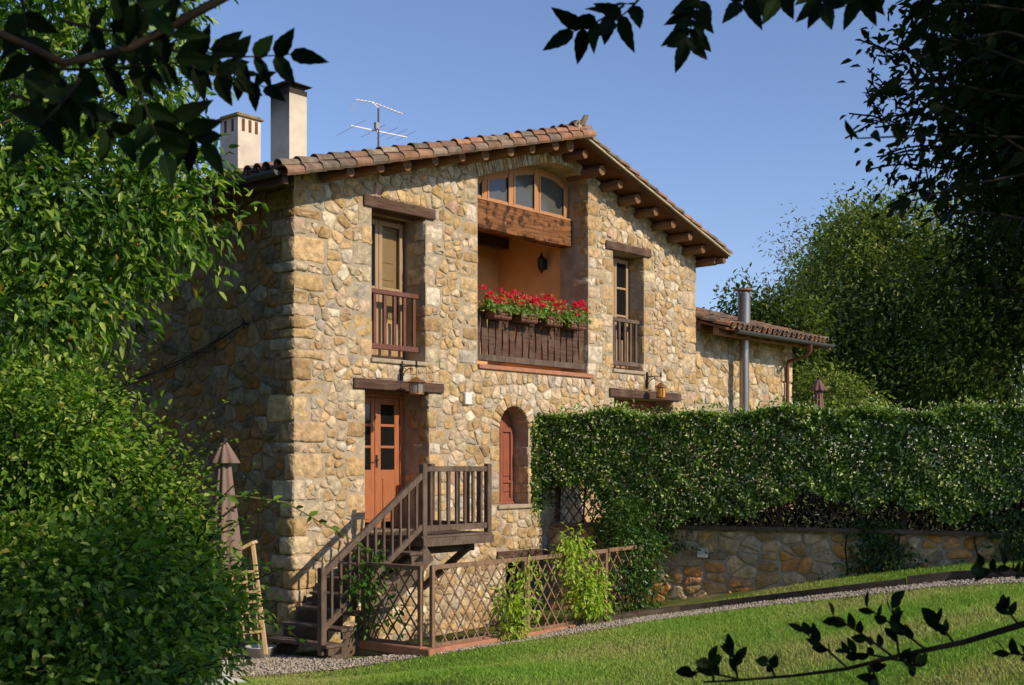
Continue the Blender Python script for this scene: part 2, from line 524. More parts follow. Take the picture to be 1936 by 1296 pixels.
def rubble(mb, outline, holes, segs, org, U, Vv, Nn, h=.148, w=.215, gap=.008, relief=(.006, .030), pal=PAL, seed=1, kz=1.2, mati=0):
    """irregular stones on a plane. outline: convex ccw (a,b) polygon; holes: rects (a0,a1,b0,b1); segs: extra polylines stones stop at (left side is kept)"""
    r = random.Random(seed)
    org, U, Vv, Nn = V3(org), V3(U), V3(Vv), V3(Nn)
    xs = [p[0] for p in outline]; zs = [p[1] for p in outline]

    def inhole(x, z, e=0.):
        return any(a - e < x < b + e and c - e < z < d + e for a, b, c, d in holes)
    bseeds, ghosts = [], []
    lines = list(segs)
    for a, b, c, d in holes:
        lines += [[(a, c), (a, d)], [(b, d), (b, c)], [(b, c), (a, c)], [(a, d), (b, d)]]
    for ln in lines:
        for (p, q) in zip(ln[:-1], ln[1:]):
            dx, dz = q[0] - p[0], q[1] - p[1]
            l = math.hypot(dx, dz)
            if l < 1e-6: continue
            tx, tz = dx / l, dz / l
            nx, nz = -tz, tx                    # left of travel = kept side
            t = r.uniform(0, .1)
            while t < l:
                st = r.uniform(.12, .3) * (w / .3)
                off = r.uniform(.06, .13)
                m = min(t + st / 2, l)
                x, z = p[0] + tx * m, p[1] + tz * m
                a_, b_ = (x + nx * off, z + nz * off), (x - nx * off, z - nz * off)
                if not inhole(*a_) and min(xs) < a_[0] < max(xs):
                    bseeds.append(a_); ghosts.append(b_)
                t += st
    allb = bseeds
    sd = []
    for (x, z) in seeds_rows(min(xs), max(xs), min(zs), max(zs), h, w, r):
        x += r.uniform(-.03, .03)
        if r.random() < .12: continue
        if inhole(x, z, .03): continue
        if any((x - bx) ** 2 + (z - bz) ** 2 < .13 ** 2 for bx, bz in allb if abs(x - bx) < .14): continue
        sd.append((x, z))
    keep = bseeds + sd
    pts = keep + ghosts
    grid = {}
    G = .5
    for i, (x, z) in enumerate(pts):
        grid.setdefault((int(x // G), int(z // G)), []).append(i)
    no = len(outline)
    for i, (x, z) in enumerate(keep):
        nb = []
        gi, gj = int(x // G), int(z // G)
        for a in (-1, 0, 1):
            for b in (-1, 0, 1):
                for k in grid.get((gi + a, gj + b), ()):
                    if k != i:
                        d2 = (pts[k][0] - x) ** 2 + ((pts[k][1] - z) * kz) ** 2
                        nb.append((d2, k))
        nb.sort()
        poly = [(x - .5, z - .4), (x + .5, z - .4), (x + .5, z + .4), (x - .5, z + .4)]
        for k in range(no):
            p, q = outline[k], outline[(k + 1) % no]
            nx, nz = q[1] - p[1], -(q[0] - p[0])
            poly = clip(poly, nx, nz, p[0] * nx + p[1] * nz)
            if not poly: break
        for d2, k in nb[:22]:
            if len(poly) < 3: break
            qx, qz = pts[k]
            nx, nz = qx - x, (qz - z) * kz * kz
            poly = clip(poly, nx, nz, (x + qx) / 2 * nx + (z + qz) / 2 * nz)
        for a, b, c, d in holes:
            if len(poly) < 3: break
            if a - .6 < x < b + .6 and c - .6 < z < d + .6:
                s_ = max((a - x, 0), (x - b, 1), (c - z, 2), (z - d, 3))
                if s_[0] <= 0: poly = []
                elif any(a < px < b and c < pz < d for px, pz in poly) or len(poly) < 9:
                    if max(p[0] for p in poly) > a and min(p[0] for p in poly) < b and max(p[1] for p in poly) > c and min(p[1] for p in poly) < d:
                        poly = clip(poly, *((1, 0, a), (-1, 0, -b), (0, 1, c), (0, -1, -d))[s_[1]])
        if len(poly) < 3: continue
        A = cx = cz = 0
        for k in range(len(poly)):
            p, q = poly[k], poly[(k + 1) % len(poly)]
            c_ = p[0] * q[1] - q[0] * p[1]
            A += c_; cx += (p[0] + q[0]) * c_; cz += (p[1] + q[1]) * c_
        if abs(A) < .004: continue
        cx /= 3 * A; cz /= 3 * A
        inr = 9
        for k in range(len(poly)):
            p, q = poly[k], poly[(k + 1) % len(poly)]
            l = math.hypot(q[0] - p[0], q[1] - p[1])
            if l > 1e-5: inr = min(inr, abs((q[0] - p[0]) * (p[1] - cz) - (p[0] - cx) * (q[1] - p[1])) / l)
        if inr < .02: continue
        g = gap * r.uniform(.5, 1.7)
        sc = max(.55, 1 - g / inr)
        poly = [(cx + (px - cx) * sc, cz + (pz - cz) * sc) for px, pz in poly]
        cr_ = r.uniform(.10, .24)
        for _ in range(2 if r.random() < .3 else 1):
            q2 = []
            for k in range(len(poly)):
                p, q = poly[k], poly[(k + 1) % len(poly)]
                q2 += [(p[0] + (q[0] - p[0]) * cr_, p[1] + (q[1] - p[1]) * cr_), (p[0] + (q[0] - p[0]) * (1 - cr_), p[1] + (q[1] - p[1]) * (1 - cr_))]
            poly = q2
        poly = [(px + r.uniform(-.005, .005), pz + r.uniform(-.005, .005)) for px, pz in poly]
        H = r.uniform(*relief)
        tx, tz = r.uniform(-.07, .07), r.uniform(-.07, .07)
        n = len(poly)
        vs = []
        e1 = max(.5, 1 - .012 / inr); e2 = max(.4, 1 - .026 / inr)
        for (s_, hh, tl) in ((1, -.02, 0), (1, H * .35, .3), (e1, H * .8, .8), (e2, H, 1)):
            for px, pz in poly:
                ax, az = cx + (px - cx) * s_, cz + (pz - cz) * s_
                hv = hh + tl * (tx * (px - cx) + tz * (pz - cz)) + (r.uniform(-.004, .004) if tl else 0)
                vs.append(org + U * ax + Vv * az + Nn * max(hv, -.02))
        vs.append(org + U * cx + Vv * cz + Nn * (H * r.uniform(.85, 1.15)))
        fs = []
        for ring in range(3):
            o = ring * n
            for k in range(n):
                fs.append((o + k, o + (k + 1) % n, o + n + (k + 1) % n, o + n + k))
        for k in range(n):
            fs.append((3 * n + k, 3 * n + (k + 1) % n, 4 * n))
        mb.add(vs, fs, mati, pick(pal, r), True)


def rblock(mb, c8, col, mati=0, rr=.22, noise=.008, r=rnd):
    """a rough rounded block from 8 corners (same order as hexa)"""
    c8 = [V3(c) for c in c8]
    g = [-1, -.78, 0, .78, 1]
    ids, vs, fs = {}, [], []

    def vert(p):
        if p in ids: return ids[p]
        q = []
        cl = [max(-1 + rr, min(1 - rr, a)) for a in p]
        dv = V3([a - b for a, b in zip(p, cl)])
        if dv.length > 1e-6: dv = dv.normalized() * min(rr, dv.length)
        u, v, w = [(cl[k] + dv[k] + 1) / 2 for k in range(3)]
        pos = V3((0, 0, 0))
        for k, c in enumerate(c8):
            fx = u if k in (1, 2, 5, 6) else 1 - u
            fy = v if k in (2, 3, 6, 7) else 1 - v
            fz = w if k >= 4 else 1 - w
            pos += c * (fx * fy * fz)
        pos += V3((r.uniform(-1, 1), r.uniform(-1, 1), r.uniform(-1, 1))) * noise
        ids[p] = len(vs); vs.append(pos)
        return ids[p]
    for ax in range(3):
        for sgn in (-1, 1):
            for i in range(4):
                for j in range(4):
                    quad = []
                    for (a, b) in ((i, j), (i + 1, j), (i + 1, j + 1), (i, j + 1)):
                        p = [0, 0, 0]; p[ax] = sgn; p[(ax + 1) % 3] = g[a]; p[(ax + 2) % 3] = g[b]
                        quad.append(vert(tuple(p)))
                    fs.append(tuple(quad))
    mb.add(vs, fs, mati, col, True)


def bx8(x0, x1, y0, y1, z0, z1):
    return [(x0, y0, z0), (x1, y0, z0), (x1, y1, z0), (x0, y1, z0), (x0, y0, z1), (x1, y0, z1), (x1, y1, z1), (x0, y1, z1)]


def fill_poly(mb, outer, holes, to3, mati=0):
    bm = bmesh.new()
    for loop in [outer] + holes:
        vs = [bm.verts.new((p[0], p[1], 0)) for p in loop]
        for i in range(len(vs)): bm.edges.new((vs[i], vs[(i + 1) % len(vs)]))
    bmesh.ops.triangle_fill(bm, use_beauty=True, use_dissolve=False, edges=bm.edges[:])
    bm.verts.index_update()
    mb.add([to3(v.co.x, v.co.y) for v in bm.verts], [[v.index for v in f.verts] for f in bm.faces], mati)
    bm.free()


# ------------------------------------------------------------------ the house
BZ = -2.95
house = thing('stone_house', (5.4, 0, -2.6), 'large two storey farmhouse of ochre rubble stone with tiled gable roof and recessed balcony', 'house')
WT_L, WT_R, RX, RZ = 4.19, 4.39, 5.95, 5.84          # wall heights at the corners, ridge
XR = 10.89
ARCH = [(3.98, 4.86), (4.54, 5.05), (5.14, 5.24), (5.76, 5.42), (6.19, 5.50), (6.63, 5.47), (6.9, 5.39), (7.10, 5.28)]
LW, RW, DL, RD = (1.53, 2.72, 1.63, 3.96), (7.90, 8.96, 1.83, 4.13), (1.39, 2.80, -1.06, 1.15), (7.94, 10.04, -1.05, 1.29)
BAL = (3.98, 7.10, 1.68)
AWX0, AWX1, AWZ0, AWS = 4.54, 5.33, -.72, .62
AWC, AWRAD = (AWX0 + AWX1) / 2, (AWX1 - AWX0) / 2
CEL = (4.72, 5.90, -2.9, -1.66)


def rect(o): return [(o[0], o[2]), (o[1], o[2]), (o[1], o[3]), (o[0], o[3])]


balpoly = [(BAL[0], BAL[2]), (BAL[1], BAL[2])] + ARCH[::-1]
awpoly = [(AWX0, AWZ0), (AWX1, AWZ0)] + [(AWC + AWRAD * math.cos(t), AWS + AWRAD * .98 * math.sin(t)) for t in np.linspace(0, math.pi, 11)]
outline = [(0, BZ), (XR, BZ), (XR, WT_R), (RX, RZ), (0, WT_L)]
fw = MB()
fill_poly(fw, outline, [rect(LW), rect(RW), rect(DL), rect(RD), balpoly, awpoly, rect(CEL)], lambda a, b: (a, 0, b), 1)


def reveal(mb, loop, d, mati=1, skip=()):
    n = len(loop)
    for i in range(n):
        if i in skip: continue
        p, q = loop[i], loop[(i + 1) % n]
        mb.add([(p[0], 0, p[1]), (q[0], 0, q[1]), (q[0], d, q[1]), (p[0], d, p[1])], [(0, 1, 2, 3)], mati)


reveal(fw, rect(LW), .62, 2); reveal(fw, rect(RW), .62, 2); reveal(fw, rect(DL), .7, 2); reveal(fw, rect(RD), .7, 2)
reveal(fw, awpoly, .5, 2); reveal(fw, rect(CEL), .9, 2); reveal(fw, balpoly, .66, 2)
holes = []
jr = random.Random(5)


def jamb(xe, sgn, z0, z1, ymax, lmin=.15, lmax=.42):
    z, k = z0, jr.randint(0, 1)
    while z < z1 - .06:
        h = min(jr.uniform(.15, .36), z1 - z)
        if z1 - z - h < .1: h = z1 - z
        l = jr.uniform(lmin, lmin + .12) if k % 2 else jr.uniform(lmax - .16, lmax)
        d = jr.uniform(.18, .34) if k % 2 == 0 else jr.uniform(.34, max(.36, ymax + .06))
        x0, x1 = (xe, xe + l) if sgn > 0 else (xe - l, xe)
        pr = jr.uniform(.002, .014)
        ex = jr.uniform(-.008, .02)
        xa, xb = (x0 - ex, x1) if sgn > 0 else (x0, x1 + ex)
        rblock(fw, bx8(xa, xb - .008, -pr, d, z + .008, z + h - .008), pick(PAL, jr), 0, .18, .010, jr)
        holes.append((x0, x1, z, z + h))
        z += h; k += 1


jamb(LW[0], -1, LW[2], LW[3] - .01, .5); jamb(LW[1], 1, LW[2], LW[3] - .01, .5)
jamb(RW[0], -1, RW[2], RW[3] - .01, .4); jamb(RW[1], 1, RW[2], RW[3] - .01, .4)
jamb(DL[0], -1, DL[2], DL[3] - .01, .55); jamb(DL[1], 1, DL[2], DL[3] - .01, .55)
jamb(RD[0], -1, RD[2], RD[3] - .01, .5); jamb(RD[1], 1, RD[2], RD[3] - .01, .5)
jamb(BAL[0], -1, BAL[2], ARCH[0][1], .4, .2, .5); jamb(BAL[1], 1, BAL[2], ARCH[-1][1], .32, .22, .5)
jamb(AWX0, -1, AWZ0, AWS, .4, .14, .3); jamb(AWX1, 1, AWZ0, AWS, .4, .14, .3)
# quoins on both ends of the facade: (side wall takes the same blocks)
qholes = []
for xe, sgn, zt in ((0, 1, WT_L - .05), (XR, -1, WT_R - .05)):
    z, k = BZ, 0
    while z < zt - .08:
        h = min(jr.choice((jr.uniform(.13, .2), jr.uniform(.18, .3), jr.uniform(.26, .4))), zt - z)
        lx = jr.uniform(.34, .66) if k % 2 else jr.uniform(.16, .34)
        ly = jr.uniform(.16, .34) if k % 2 else jr.uniform(.36, .66)
        bat = max(0, (-1.0 - z)) * .045
        x0, x1 = (xe - .012 - bat - jr.uniform(0, .016), xe + lx) if sgn > 0 else (xe - lx, xe + .012 + jr.uniform(0, .03))
        rblock(fw, bx8(x0, x1 - .01, -.012 - bat - jr.uniform(-.006, .010), ly, z + .006, z + h - .006), pick(PAL[:5] + PAL[7:], jr), 0, jr.uniform(.12, .3), .014, jr)
        holes.append((min(x0, xe) - .1 if sgn > 0 else x0, x1 if sgn > 0 else xe + .1, z, z + h))
        if sgn > 0: qholes.append((0 - .1, ly, z, z + h))
        z += h; k += 1
# arch voussoirs


def voussoirs(line, thick, ln, dep, wmin, wmax, pr=.02):
    pts = [V3((p[0], 0, p[1])) for p in line]
    L = [0]
    for a, b in zip(pts[:-1], pts[1:]): L.append(L[-1] + (b - a).length)

    def ev(s):
        s = max(0, min(L[-1], s))
        for i in range(len(pts) - 1):
            if s <= L[i + 1] + 1e-9:
                t = (s - L[i]) / (L[i + 1] - L[i])
                p = pts[i].lerp(pts[i + 1], t)
                break
        sa, sb = max(0, s - .15), min(L[-1], s + .15)
        return p

    def nrm(s):
        a, b = ev(max(0, s - .2)), ev(min(L[-1], s + .2))
        d = (b - a).normalized()
        return V3((-d.z, 0, d.x))
    s = 0
    while s < L[-1] - .01:
        w_ = min(jr.uniform(wmin, wmax), L[-1] - s)
        a, b = ev(s + .006), ev(s + w_ - .006)
        na, nb_ = nrm(s), nrm(s + w_)
        if na.z < 0: na = -na
        if nb_.z < 0: nb_ = -nb_
        l1 = ln * jr.uniform(.85, 1.12)
        y0, y1 = V3((0, -pr - jr.uniform(0, .015), 0)), V3((0, dep * jr.uniform(.8, 1), 0))
        rblock(fw, [a + y0, b + y0, b + y1, a + y1, a + na * l1 + y0, b + nb_ * l1 + y0, b + nb_ * l1 + y1, a + na * l1 + y1], pick(PAL, jr), 0, .16, .006, jr)
        s += w_
    return [(ev(t) + nrm(t) * ln * (1 if nrm(t).z > 0 else -1)) for t in np.linspace(0, L[-1], 12)]


outer1 = voussoirs(ARCH, .3, .27, .36, .05, .15)
awarc = [(AWC + AWRAD * math.cos(t), AWS + AWRAD * .98 * math.sin(t)) for t in np.linspace(math.pi, 0, 15)]
outer2 = voussoirs(awarc, .2, .2, .35, .07, .13)
for ln in (LW, RW, DL, RD): pass
LINT = [('LW', 1.35, 2.91, 3.955, 4.13), ('RW', 7.64, 9.16, 4.13, 4.29), ('DL', 1.14, 3.11, 1.145, 1.31), ('RD', 7.77, 10.26, 1.29, 1.46), ('C', 4.46, 6.1, -1.665, -1.52)]
holes += [(l[1], l[2], l[3] - .01, l[4] + .005) for l in LINT]
holes += [(LW[0], LW[1], LW[2] - .07, LW[3]), (RW[0], RW[1], RW[2] - .07, RW[3]), (DL[0], DL[1], DL[2], DL[3]), (RD[0], RD[1], RD[2], RD[3]), (BAL[0], BAL[1] + .1, 1.60, 4.8),
          (AWX0, AWX1, AWZ0 - .08, AWS), CEL]
# the arch bands as thin rects under the outer curve
for (o1, base) in ((outer1, 4.7), (outer2, AWS - .02)):
    for a, b in zip(o1[:-1], o1[1:]):
        if abs(b.x - a.x) > 1e-3: holes.append((min(a.x, b.x), max(a.x, b.x), base, (a.z + b.z) / 2))
rubble(fw, outline, holes, [], (0, 0, 0), (1, 0, 0), (0, 0, 1), (0, -1, 0), seed=3)
fw.build('front_wall', [MT['stone'], MT['mortar'], MT['reveal']], house)

# side and back walls
sw = MB()
DEP = 10.0
sw.add([(0, 0, BZ), (0, DEP, BZ), (0, DEP, WT_L), (0, 0, WT_L)], [(0, 1, 2, 3)], 1)
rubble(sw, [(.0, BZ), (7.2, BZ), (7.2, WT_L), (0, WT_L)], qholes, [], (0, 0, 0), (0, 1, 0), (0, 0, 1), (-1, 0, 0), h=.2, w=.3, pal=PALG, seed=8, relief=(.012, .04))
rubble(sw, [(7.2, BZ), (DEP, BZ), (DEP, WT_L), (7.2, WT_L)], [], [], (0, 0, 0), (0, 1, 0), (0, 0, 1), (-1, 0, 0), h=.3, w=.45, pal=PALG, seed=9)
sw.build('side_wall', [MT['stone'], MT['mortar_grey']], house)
bw = MB()
bw.add([(XR, 0, BZ), (XR, DEP, BZ), (XR, DEP, WT_R), (XR, 0, WT_R)], [(0, 1, 2, 3)])
bw.add([(0, DEP, BZ), (XR, DEP, BZ), (XR, DEP, WT_R), (RX, DEP, RZ), (0, DEP, WT_L)], [(0, 1, 2, 3, 4)])
bw.build('back_wall', MT['mortar'], house)
# small dark side window
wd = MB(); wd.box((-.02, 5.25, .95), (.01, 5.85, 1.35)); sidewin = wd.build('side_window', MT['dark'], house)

# lintels
for nm, x0, x1, z0, z1 in LINT:
    l = MB()
    pr = .045
    y1 = {'LW': .3, 'RW': .25, 'DL': .35, 'RD': .3, 'C': .4}[nm]
    l.hexa([(x0, -pr, z0), (x1, -pr - .01, z0 + .004), (x1, y1, z0), (x0, y1, z0), (x0, -pr, z1), (x1, -pr - .01, z1 - .004), (x1, y1, z1), (x0, y1, z1)])
    l.build('lintel', MT['oldwood'], house, bevel=.012)
    if nm != 'C':
        l2 = MB(); o_ = {'LW': LW, 'RW': RW, 'DL': DL, 'RD': RD}[nm]
        l2.box((o_[0] - .1, y1 + .004, z0 + .02), (o_[1] + .1, .68, z1)); l2.build('lintel', MT['oldwood'], house)

# sills
for o_, dz in ((LW, .06), (RW, .06)):
    s_ = MB(); s_.box((o_[0] - .02, -.045, o_[2] - dz), (o_[1] + .02, .45, o_[2] + .008)); s_.build('window_sill', MT['mortar'], house, bevel=.012)
s_ = MB(); s_.box((BAL[0] - .0, -.05, 1.615), (BAL[1] + .1, .5, 1.69)); s_.build('balcony_sill', MT['terracotta'], house, bevel=.008)
s_ = MB(); s_.box((AWX0 - .05, -.05, AWZ0 - .07), (AWX1 + .06, .4, AWZ0 + .005)); s_.build('window_sill', MT['mortar'], house, bevel=.015)
s_ = MB(); s_.box((DL[0] - .02, -.02, DL[2] - .06), (DL[1] + .02, .7, DL[2] + .006)); s_.build('door_step', MT['mortar'], house, bevel=.01)


# windows -------------------------------------------------------------
def leaf_frame(mb, x0, x1, y, z0, z1, st=.065, bars=(), th=.045, mati=0, bot=None):
    bot = bot or st
    mb.box((x0, y, z0), (x0 + st, y + th, z1), mati); mb.box((x1 - st, y, z0), (x1, y + th, z1), mati)
    mb.box((x0 + st, y + .002, z1 - st), (x1 - st, y + th - .002, z1), mati)
    mb.box((x0 + st, y + .002, z0), (x1 - st, y + th - .002, z0 + bot), mati)
    for b in bars: mb.box((x0 + st, y + .003, b - .022), (x1 - st, y + th - .003, b + .022), mati)


def french_window(o_, y, bars, frame, dark_inside):
    x0, x1, z0, z1 = o_
    w = MB()
    fr = .05
    w.box((x0, y + .01, z0), (x0 + fr, y + .09, z1), 1); w.box((x1 - fr, y + .01, z0), (x1, y + .09, z1), 1); w.box((x0 + fr, y + .01, z1 - fr), (x1 - fr, y + .09, z1), 1)
    xm = (x0 + x1) / 2
    leaf_frame(w, x0 + fr + .004, xm - .004, y, z0 + .02, z1 - fr - .004, .075, bars, bot=.62)
    leaf_frame(w, xm + .004, x1 - fr - .004, y, z0 + .02, z1 - fr - .004, .075, bars, bot=.62)
    win = w.build('french_window', [frame, MT['railwood']], house, bevel=.006)
    for (a, b) in ((x0 + fr + .07, xm - .07), (xm + .07, x1 - fr - .07)):
        p = MB(); p.box((a, y + .016, z0 + .7), (b, y + .024, z1 - fr - .07)); p.build('glass_pane', MT['clearglass'] if not dark_inside else MT['darkglass'], win)
        p = MB(); p.box((a + .03, y - .004, z0 + .12), (b - .03, y + .004, z0 + .56)); p.build('lower_panel', frame, win, bevel=.006)
        if not dark_inside and a > xm:
            s = MB()
            yy = y + .075
            s.box((a - .05, yy, z0 + .64), (b + .05, yy + .03, z1 - .07))
            for (c, d) in ((z0 + .72, z0 + 1.2), (z0 + 1.34, z0 + 1.5), (z0 + 1.62, z1 - .2)):
                s.box((a + .03, yy - .012, c), (b - .09, yy - .001, d))
            s.build('inner_shutter', MT['cream'], win, bevel=.005)
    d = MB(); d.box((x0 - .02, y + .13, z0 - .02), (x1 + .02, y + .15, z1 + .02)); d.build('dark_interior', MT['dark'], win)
    return win


french_window(LW, .46, (2.82,), MT['tanwood'], False)
french_window(RW, .34, (2.95, 3.5), MT['tanwood'], True)


def railing(x0, x1, y, zb, zt, n, material, ext=.05):
    w = MB()
    w.box((x0, y - .04, zt - .075), (x1, y + .04, zt))
    r = w.build('window_railing', material, house, bevel=.008)
    w = MB(); w.box((x0, y - .04, zb), (x1, y + .04, zb + .085)); w.build('lower_rail', material, r, bevel=.008)
    for k in range(n):
        x = x0 + .02 + (x1 - .08 - x0 - .02) * k / (n - 1)
        b = MB(); b.box((x - .03, y - .022, zb + .085), (x + .03, y + .022, zt - .075)); b.build('baluster', material, r, bevel=.004)
    return r


railing(LW[0] - .02, LW[1] - .02, .17, 1.80, 2.74, 6, MT['railwood'])
railing(RW[0] - .02, RW[1] - .02, .13, 1.93, 2.86, 6, MT['greywood'])

# left door: two glazed leaves
x0, x1, z0, z1 = DL
y = .57
w = MB(); w.box((x0, y, z0), (x0 + .07, y + .1, z1), 0); w.box((x1 - .09, y, z0), (x1, y + .1, z1), 0); w.box((x0 + .07, y, z1 - .08), (x1 - .09, y + .1, z1), 0)
xm = 2.18
for a, b in ((x0 + .075, xm), (xm + .008, x1 - .095)):
    leaf_frame(w, a, b, y + .02, z0 + .02, z1 - .085, .105, (.62, .27), .05)
    w.box((a + .1, y + .022, z0 + .02), (b - .1, y + .068, -.1))
    w.box((a + .14, y + .006, z0 + .16), (b - .14, y + .03, -.24))
w.box((xm - .03, y + .005, z0 + .02), (xm + .035, y + .03, z1 - .09))
door = w.build('door', MT['redwood'], house, bevel=.006)
for a, b in ((x0 + .18, xm - .1), (xm + .11, x1 - .2)):
    for c, d in ((-.1, .25), (.29, .6), (.64, .96)):
        p = MB(); p.box((a, y + .04, c), (b, y + .05, d)); p.build('glass_pane', MT['darkglass'], door)
h = MB(); h.box((xm - .02, y - .008, -.06), (xm + .02, y + .004, .14), 0); h.tube([(xm, y - .005, .06), (xm, y - .05, .06), (xm - .1, y - .055, .055)], .009, 8)
h.build('door_handle', MT['iron'], door)
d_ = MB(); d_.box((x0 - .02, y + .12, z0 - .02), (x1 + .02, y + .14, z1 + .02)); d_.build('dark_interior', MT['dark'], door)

# right door, mostly behind the hedge
x0, x1, z0, z1 = RD
w = MB(); w.box((x0, .45, z0), (x0 + .1, .55, z1)); w.box((x1 - .1, .45, z0), (x1, .55, z1)); w.box((x0 + .1, .45, z1 - .12), (x1 - .1, .55, z1))
leaf_frame(w, x0 + .1, x0 + 1.02, .47, z0 + .02, z1 - .12, .12, (.2,))
leaf_frame(w, x0 + 1.03, x1 - .1, .47, z0 + .02, z1 - .12, .12, (.2,))
door2 = w.build('door', MT['redshut'], house, bevel=.006)
p = MB(); p.box((x0 + .05, .5, z0), (x1 - .05, .51, z1 - .05)); p.build('glass_pane', MT['darkglass'], door2)

# arched shuttered window
w = MB()
yy = .3
poly = [(AWX0 + .01, AWZ0 + .01), (AWX1 - .01, AWZ0 + .01)] + [(AWC + (AWRAD - .01) * math.cos(t), AWS + (AWRAD - .01) * .98 * math.sin(t)) for t in np.linspace(0, math.pi, 13)]
w.prism([(a, yy + .06, b) for a, b in poly], (0, .04, 0))
for (a, b) in ((AWX0 + .02, AWC - .005), (AWC + .005, AWX1 - .02)):
    leaf_frame(w, a, b, yy + .02, AWZ0 + .03, AWS + .02, .08, (-.32,), .04)
    w.box((a + .1, yy + .035, AWZ0 + .22), (b - .1, yy + .058, -.42)); w.box((a + .1, yy + .035, -.22), (b - .1, yy + .058, AWS - .12))
w.box((AWX0 + .01, yy, AWZ0 + .005), (AWX1 - .01, yy + .06, AWZ0 + .05))
w.build('arched_shutter', MT['redshut'], house, bevel=.006)

# cellar recess
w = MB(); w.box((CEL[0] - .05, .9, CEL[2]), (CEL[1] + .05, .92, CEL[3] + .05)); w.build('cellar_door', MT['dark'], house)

# balcony ------------------------------------------------------------
LX0, LX1, LY0, LY1, LZ0, LZ1 = 3.62, 7.12, .5, 2.25, 1.66, 4.62
w = MB()
w.add([(LX1, .30, LZ0), (LX1, LY1, LZ0), (LX1, LY1, LZ1 + .1), (LX1, .30, LZ1 + .1)], [(0, 1, 2, 3)])
w.add([(LX0, LY1, LZ0), (LX1, LY1, LZ0), (LX1, LY1, LZ1 + .1), (LX0, LY1, LZ1 + .1)], [(0, 1, 2, 3)])
w.add([(LX0, .3, LZ0), (LX0, LY1, LZ0), (LX0, LY1, LZ1 + .1), (LX0, .3, LZ1 + .1)], [(0, 1, 2, 3)])
w.build('balcony_walls', MT['plaster'], house)
w = MB(); w.add([(LX0, .0, LZ0 + .004), (LX1, .0, LZ0 + .004), (LX1, LY1, LZ0 + .004), (LX0, LY1, LZ0 + .004)], [(0, 1, 2, 3)]); w.build('balcony_floor', MT['terracotta'], house)
w = MB(); w.box((LX0, .6, LZ1), (LX1, LY1, LZ1 + .08)); w.build('balcony_ceiling', MT['oldwood'], house)
for yb, dz_ in ((1.05, .12), (1.6, .14), (2.05, .36)):
    w = MB(); w.box((LX0, yb - .08, LZ1 - dz_), (LX1, yb + .08, LZ1 - dz_ + .2 if dz_ > .3 else LZ1)); w.build('ceiling_beam', MT['oldwood'], house, bevel=.01)
w = MB()
nb = 14
br = random.Random(3)
for face, yv in ((0, .36), (1, .6)):
    pass
x0b, x1b = BAL[0] - .05, BAL[1] - .015
xs_ = np.linspace(x0b, x1b, nb)
bv = []
for i, x in enumerate(xs_):
    j = br.uniform(-.008, .008)
    bv += [(x, .36 + j, 4.115 + br.uniform(-.012, .012)), (x, .62, 4.115), (x, .62, 4.60), (x, .36 + br.uniform(-.008, .008), 4.605 + br.uniform(-.006, .006))]
bf = [(0, 1, 2, 3), tuple(range(4 * nb - 4, 4 * nb))]
for i in range(nb - 1):
    for k in range(4): bf.append((4 * i + k, 4 * i + (k + 1) % 4, 4 * i + 4 + (k + 1) % 4, 4 * i + 4 + k))
w.add(bv, bf); w.build('balcony_beam', MT['beam'], house, bevel=.01)
# gallery window above the beam, its top follows the arch
def archz(x):
    for (a, b), (c, d) in zip(ARCH[:-1], ARCH[1:]):
        if a <= x <= c: return b + (d - b) * (x - a) / (c - a)
    return ARCH[0][1] if x < ARCH[0][0] else ARCH[-1][1]


w = MB()
gy0, gy1 = .46, .54
zb = 4.61
w.box((BAL[0], gy0 - .1, zb), (BAL[1] - .01, gy1, zb + .035))
px = [(4.0, 4.68, 'd'), (4.68, 5.40, 0), (5.40, 6.15, 1), (6.15, 6.98, 1)]
for xv in (4.02, 4.70, 5.42, 6.15, 7.03):
    w.hexa([(xv - .05, gy0, zb + .035), (xv + .05, gy0, zb + .035), (xv + .05, gy1, zb + .035), (xv - .05, gy1, zb + .035),
            (xv - .05, gy0, archz(xv - .05) + .02), (xv + .05, gy0, archz(xv + .05) + .02), (xv + .05, gy1, archz(xv + .05) + .02), (xv - .05, gy1, archz(xv - .05) + .02)])
for a, b in ((4.07, 4.65), (4.75, 5.37), (5.47, 6.10), (6.20, 6.98)):
    w.box((a, gy0 + .01, zb + .035), (b, gy1 - .01, zb + .10))
    for i in range(4):
        xa, xb = a + (b - a) * i / 4, a + (b - a) * (i + 1) / 4
        za, zc = archz(xa), archz(xb)
        w.hexa([(xa, gy0 + .01, za - .14), (xb, gy0 + .01, zc - .14), (xb, gy1 - .01, zc - .14), (xa, gy1 - .01, za - .14), (xa, gy0 + .01, za + .02), (xb, gy0 + .01, zc + .02), (xb, gy1 - .01, zc + .02), (xa, gy1 - .01, za + .02)])
    w.box((a, gy0 - .012, zb + .04), (a + .045, gy0 + .01, archz(a) - .1)); w.box((b - .045, gy0 - .012, zb + .04), (b, gy0 + .01, archz(b) - .1))
gal = w.build('gallery_window', MT['orangewood'], house, bevel=.005)
for a, b in ((4.07, 4.65), (4.75, 5.37), (5.47, 6.10), (6.20, 6.98)):
    p = MB()
    poly = [(a, zb + .08), (b, zb + .08)] + [(b - (b - a) * i / 4, archz(b - (b - a) * i / 4) - .1) for i in range(5)]
    p.prism([(x, gy0 + .03, z) for x, z in poly], (0, .012, 0)); p.build('glass_pane', MT['greyglass'], gal)
p = MB(); p.prism([(BAL[0] - .02, .68, 4.5), (BAL[1] + .02, .68, 4.5)] + [(a, .68, b + .03) for a, b in ARCH[::-1]], (0, .02, 0)); p.build('dark_interior', MT['dark'], gal)

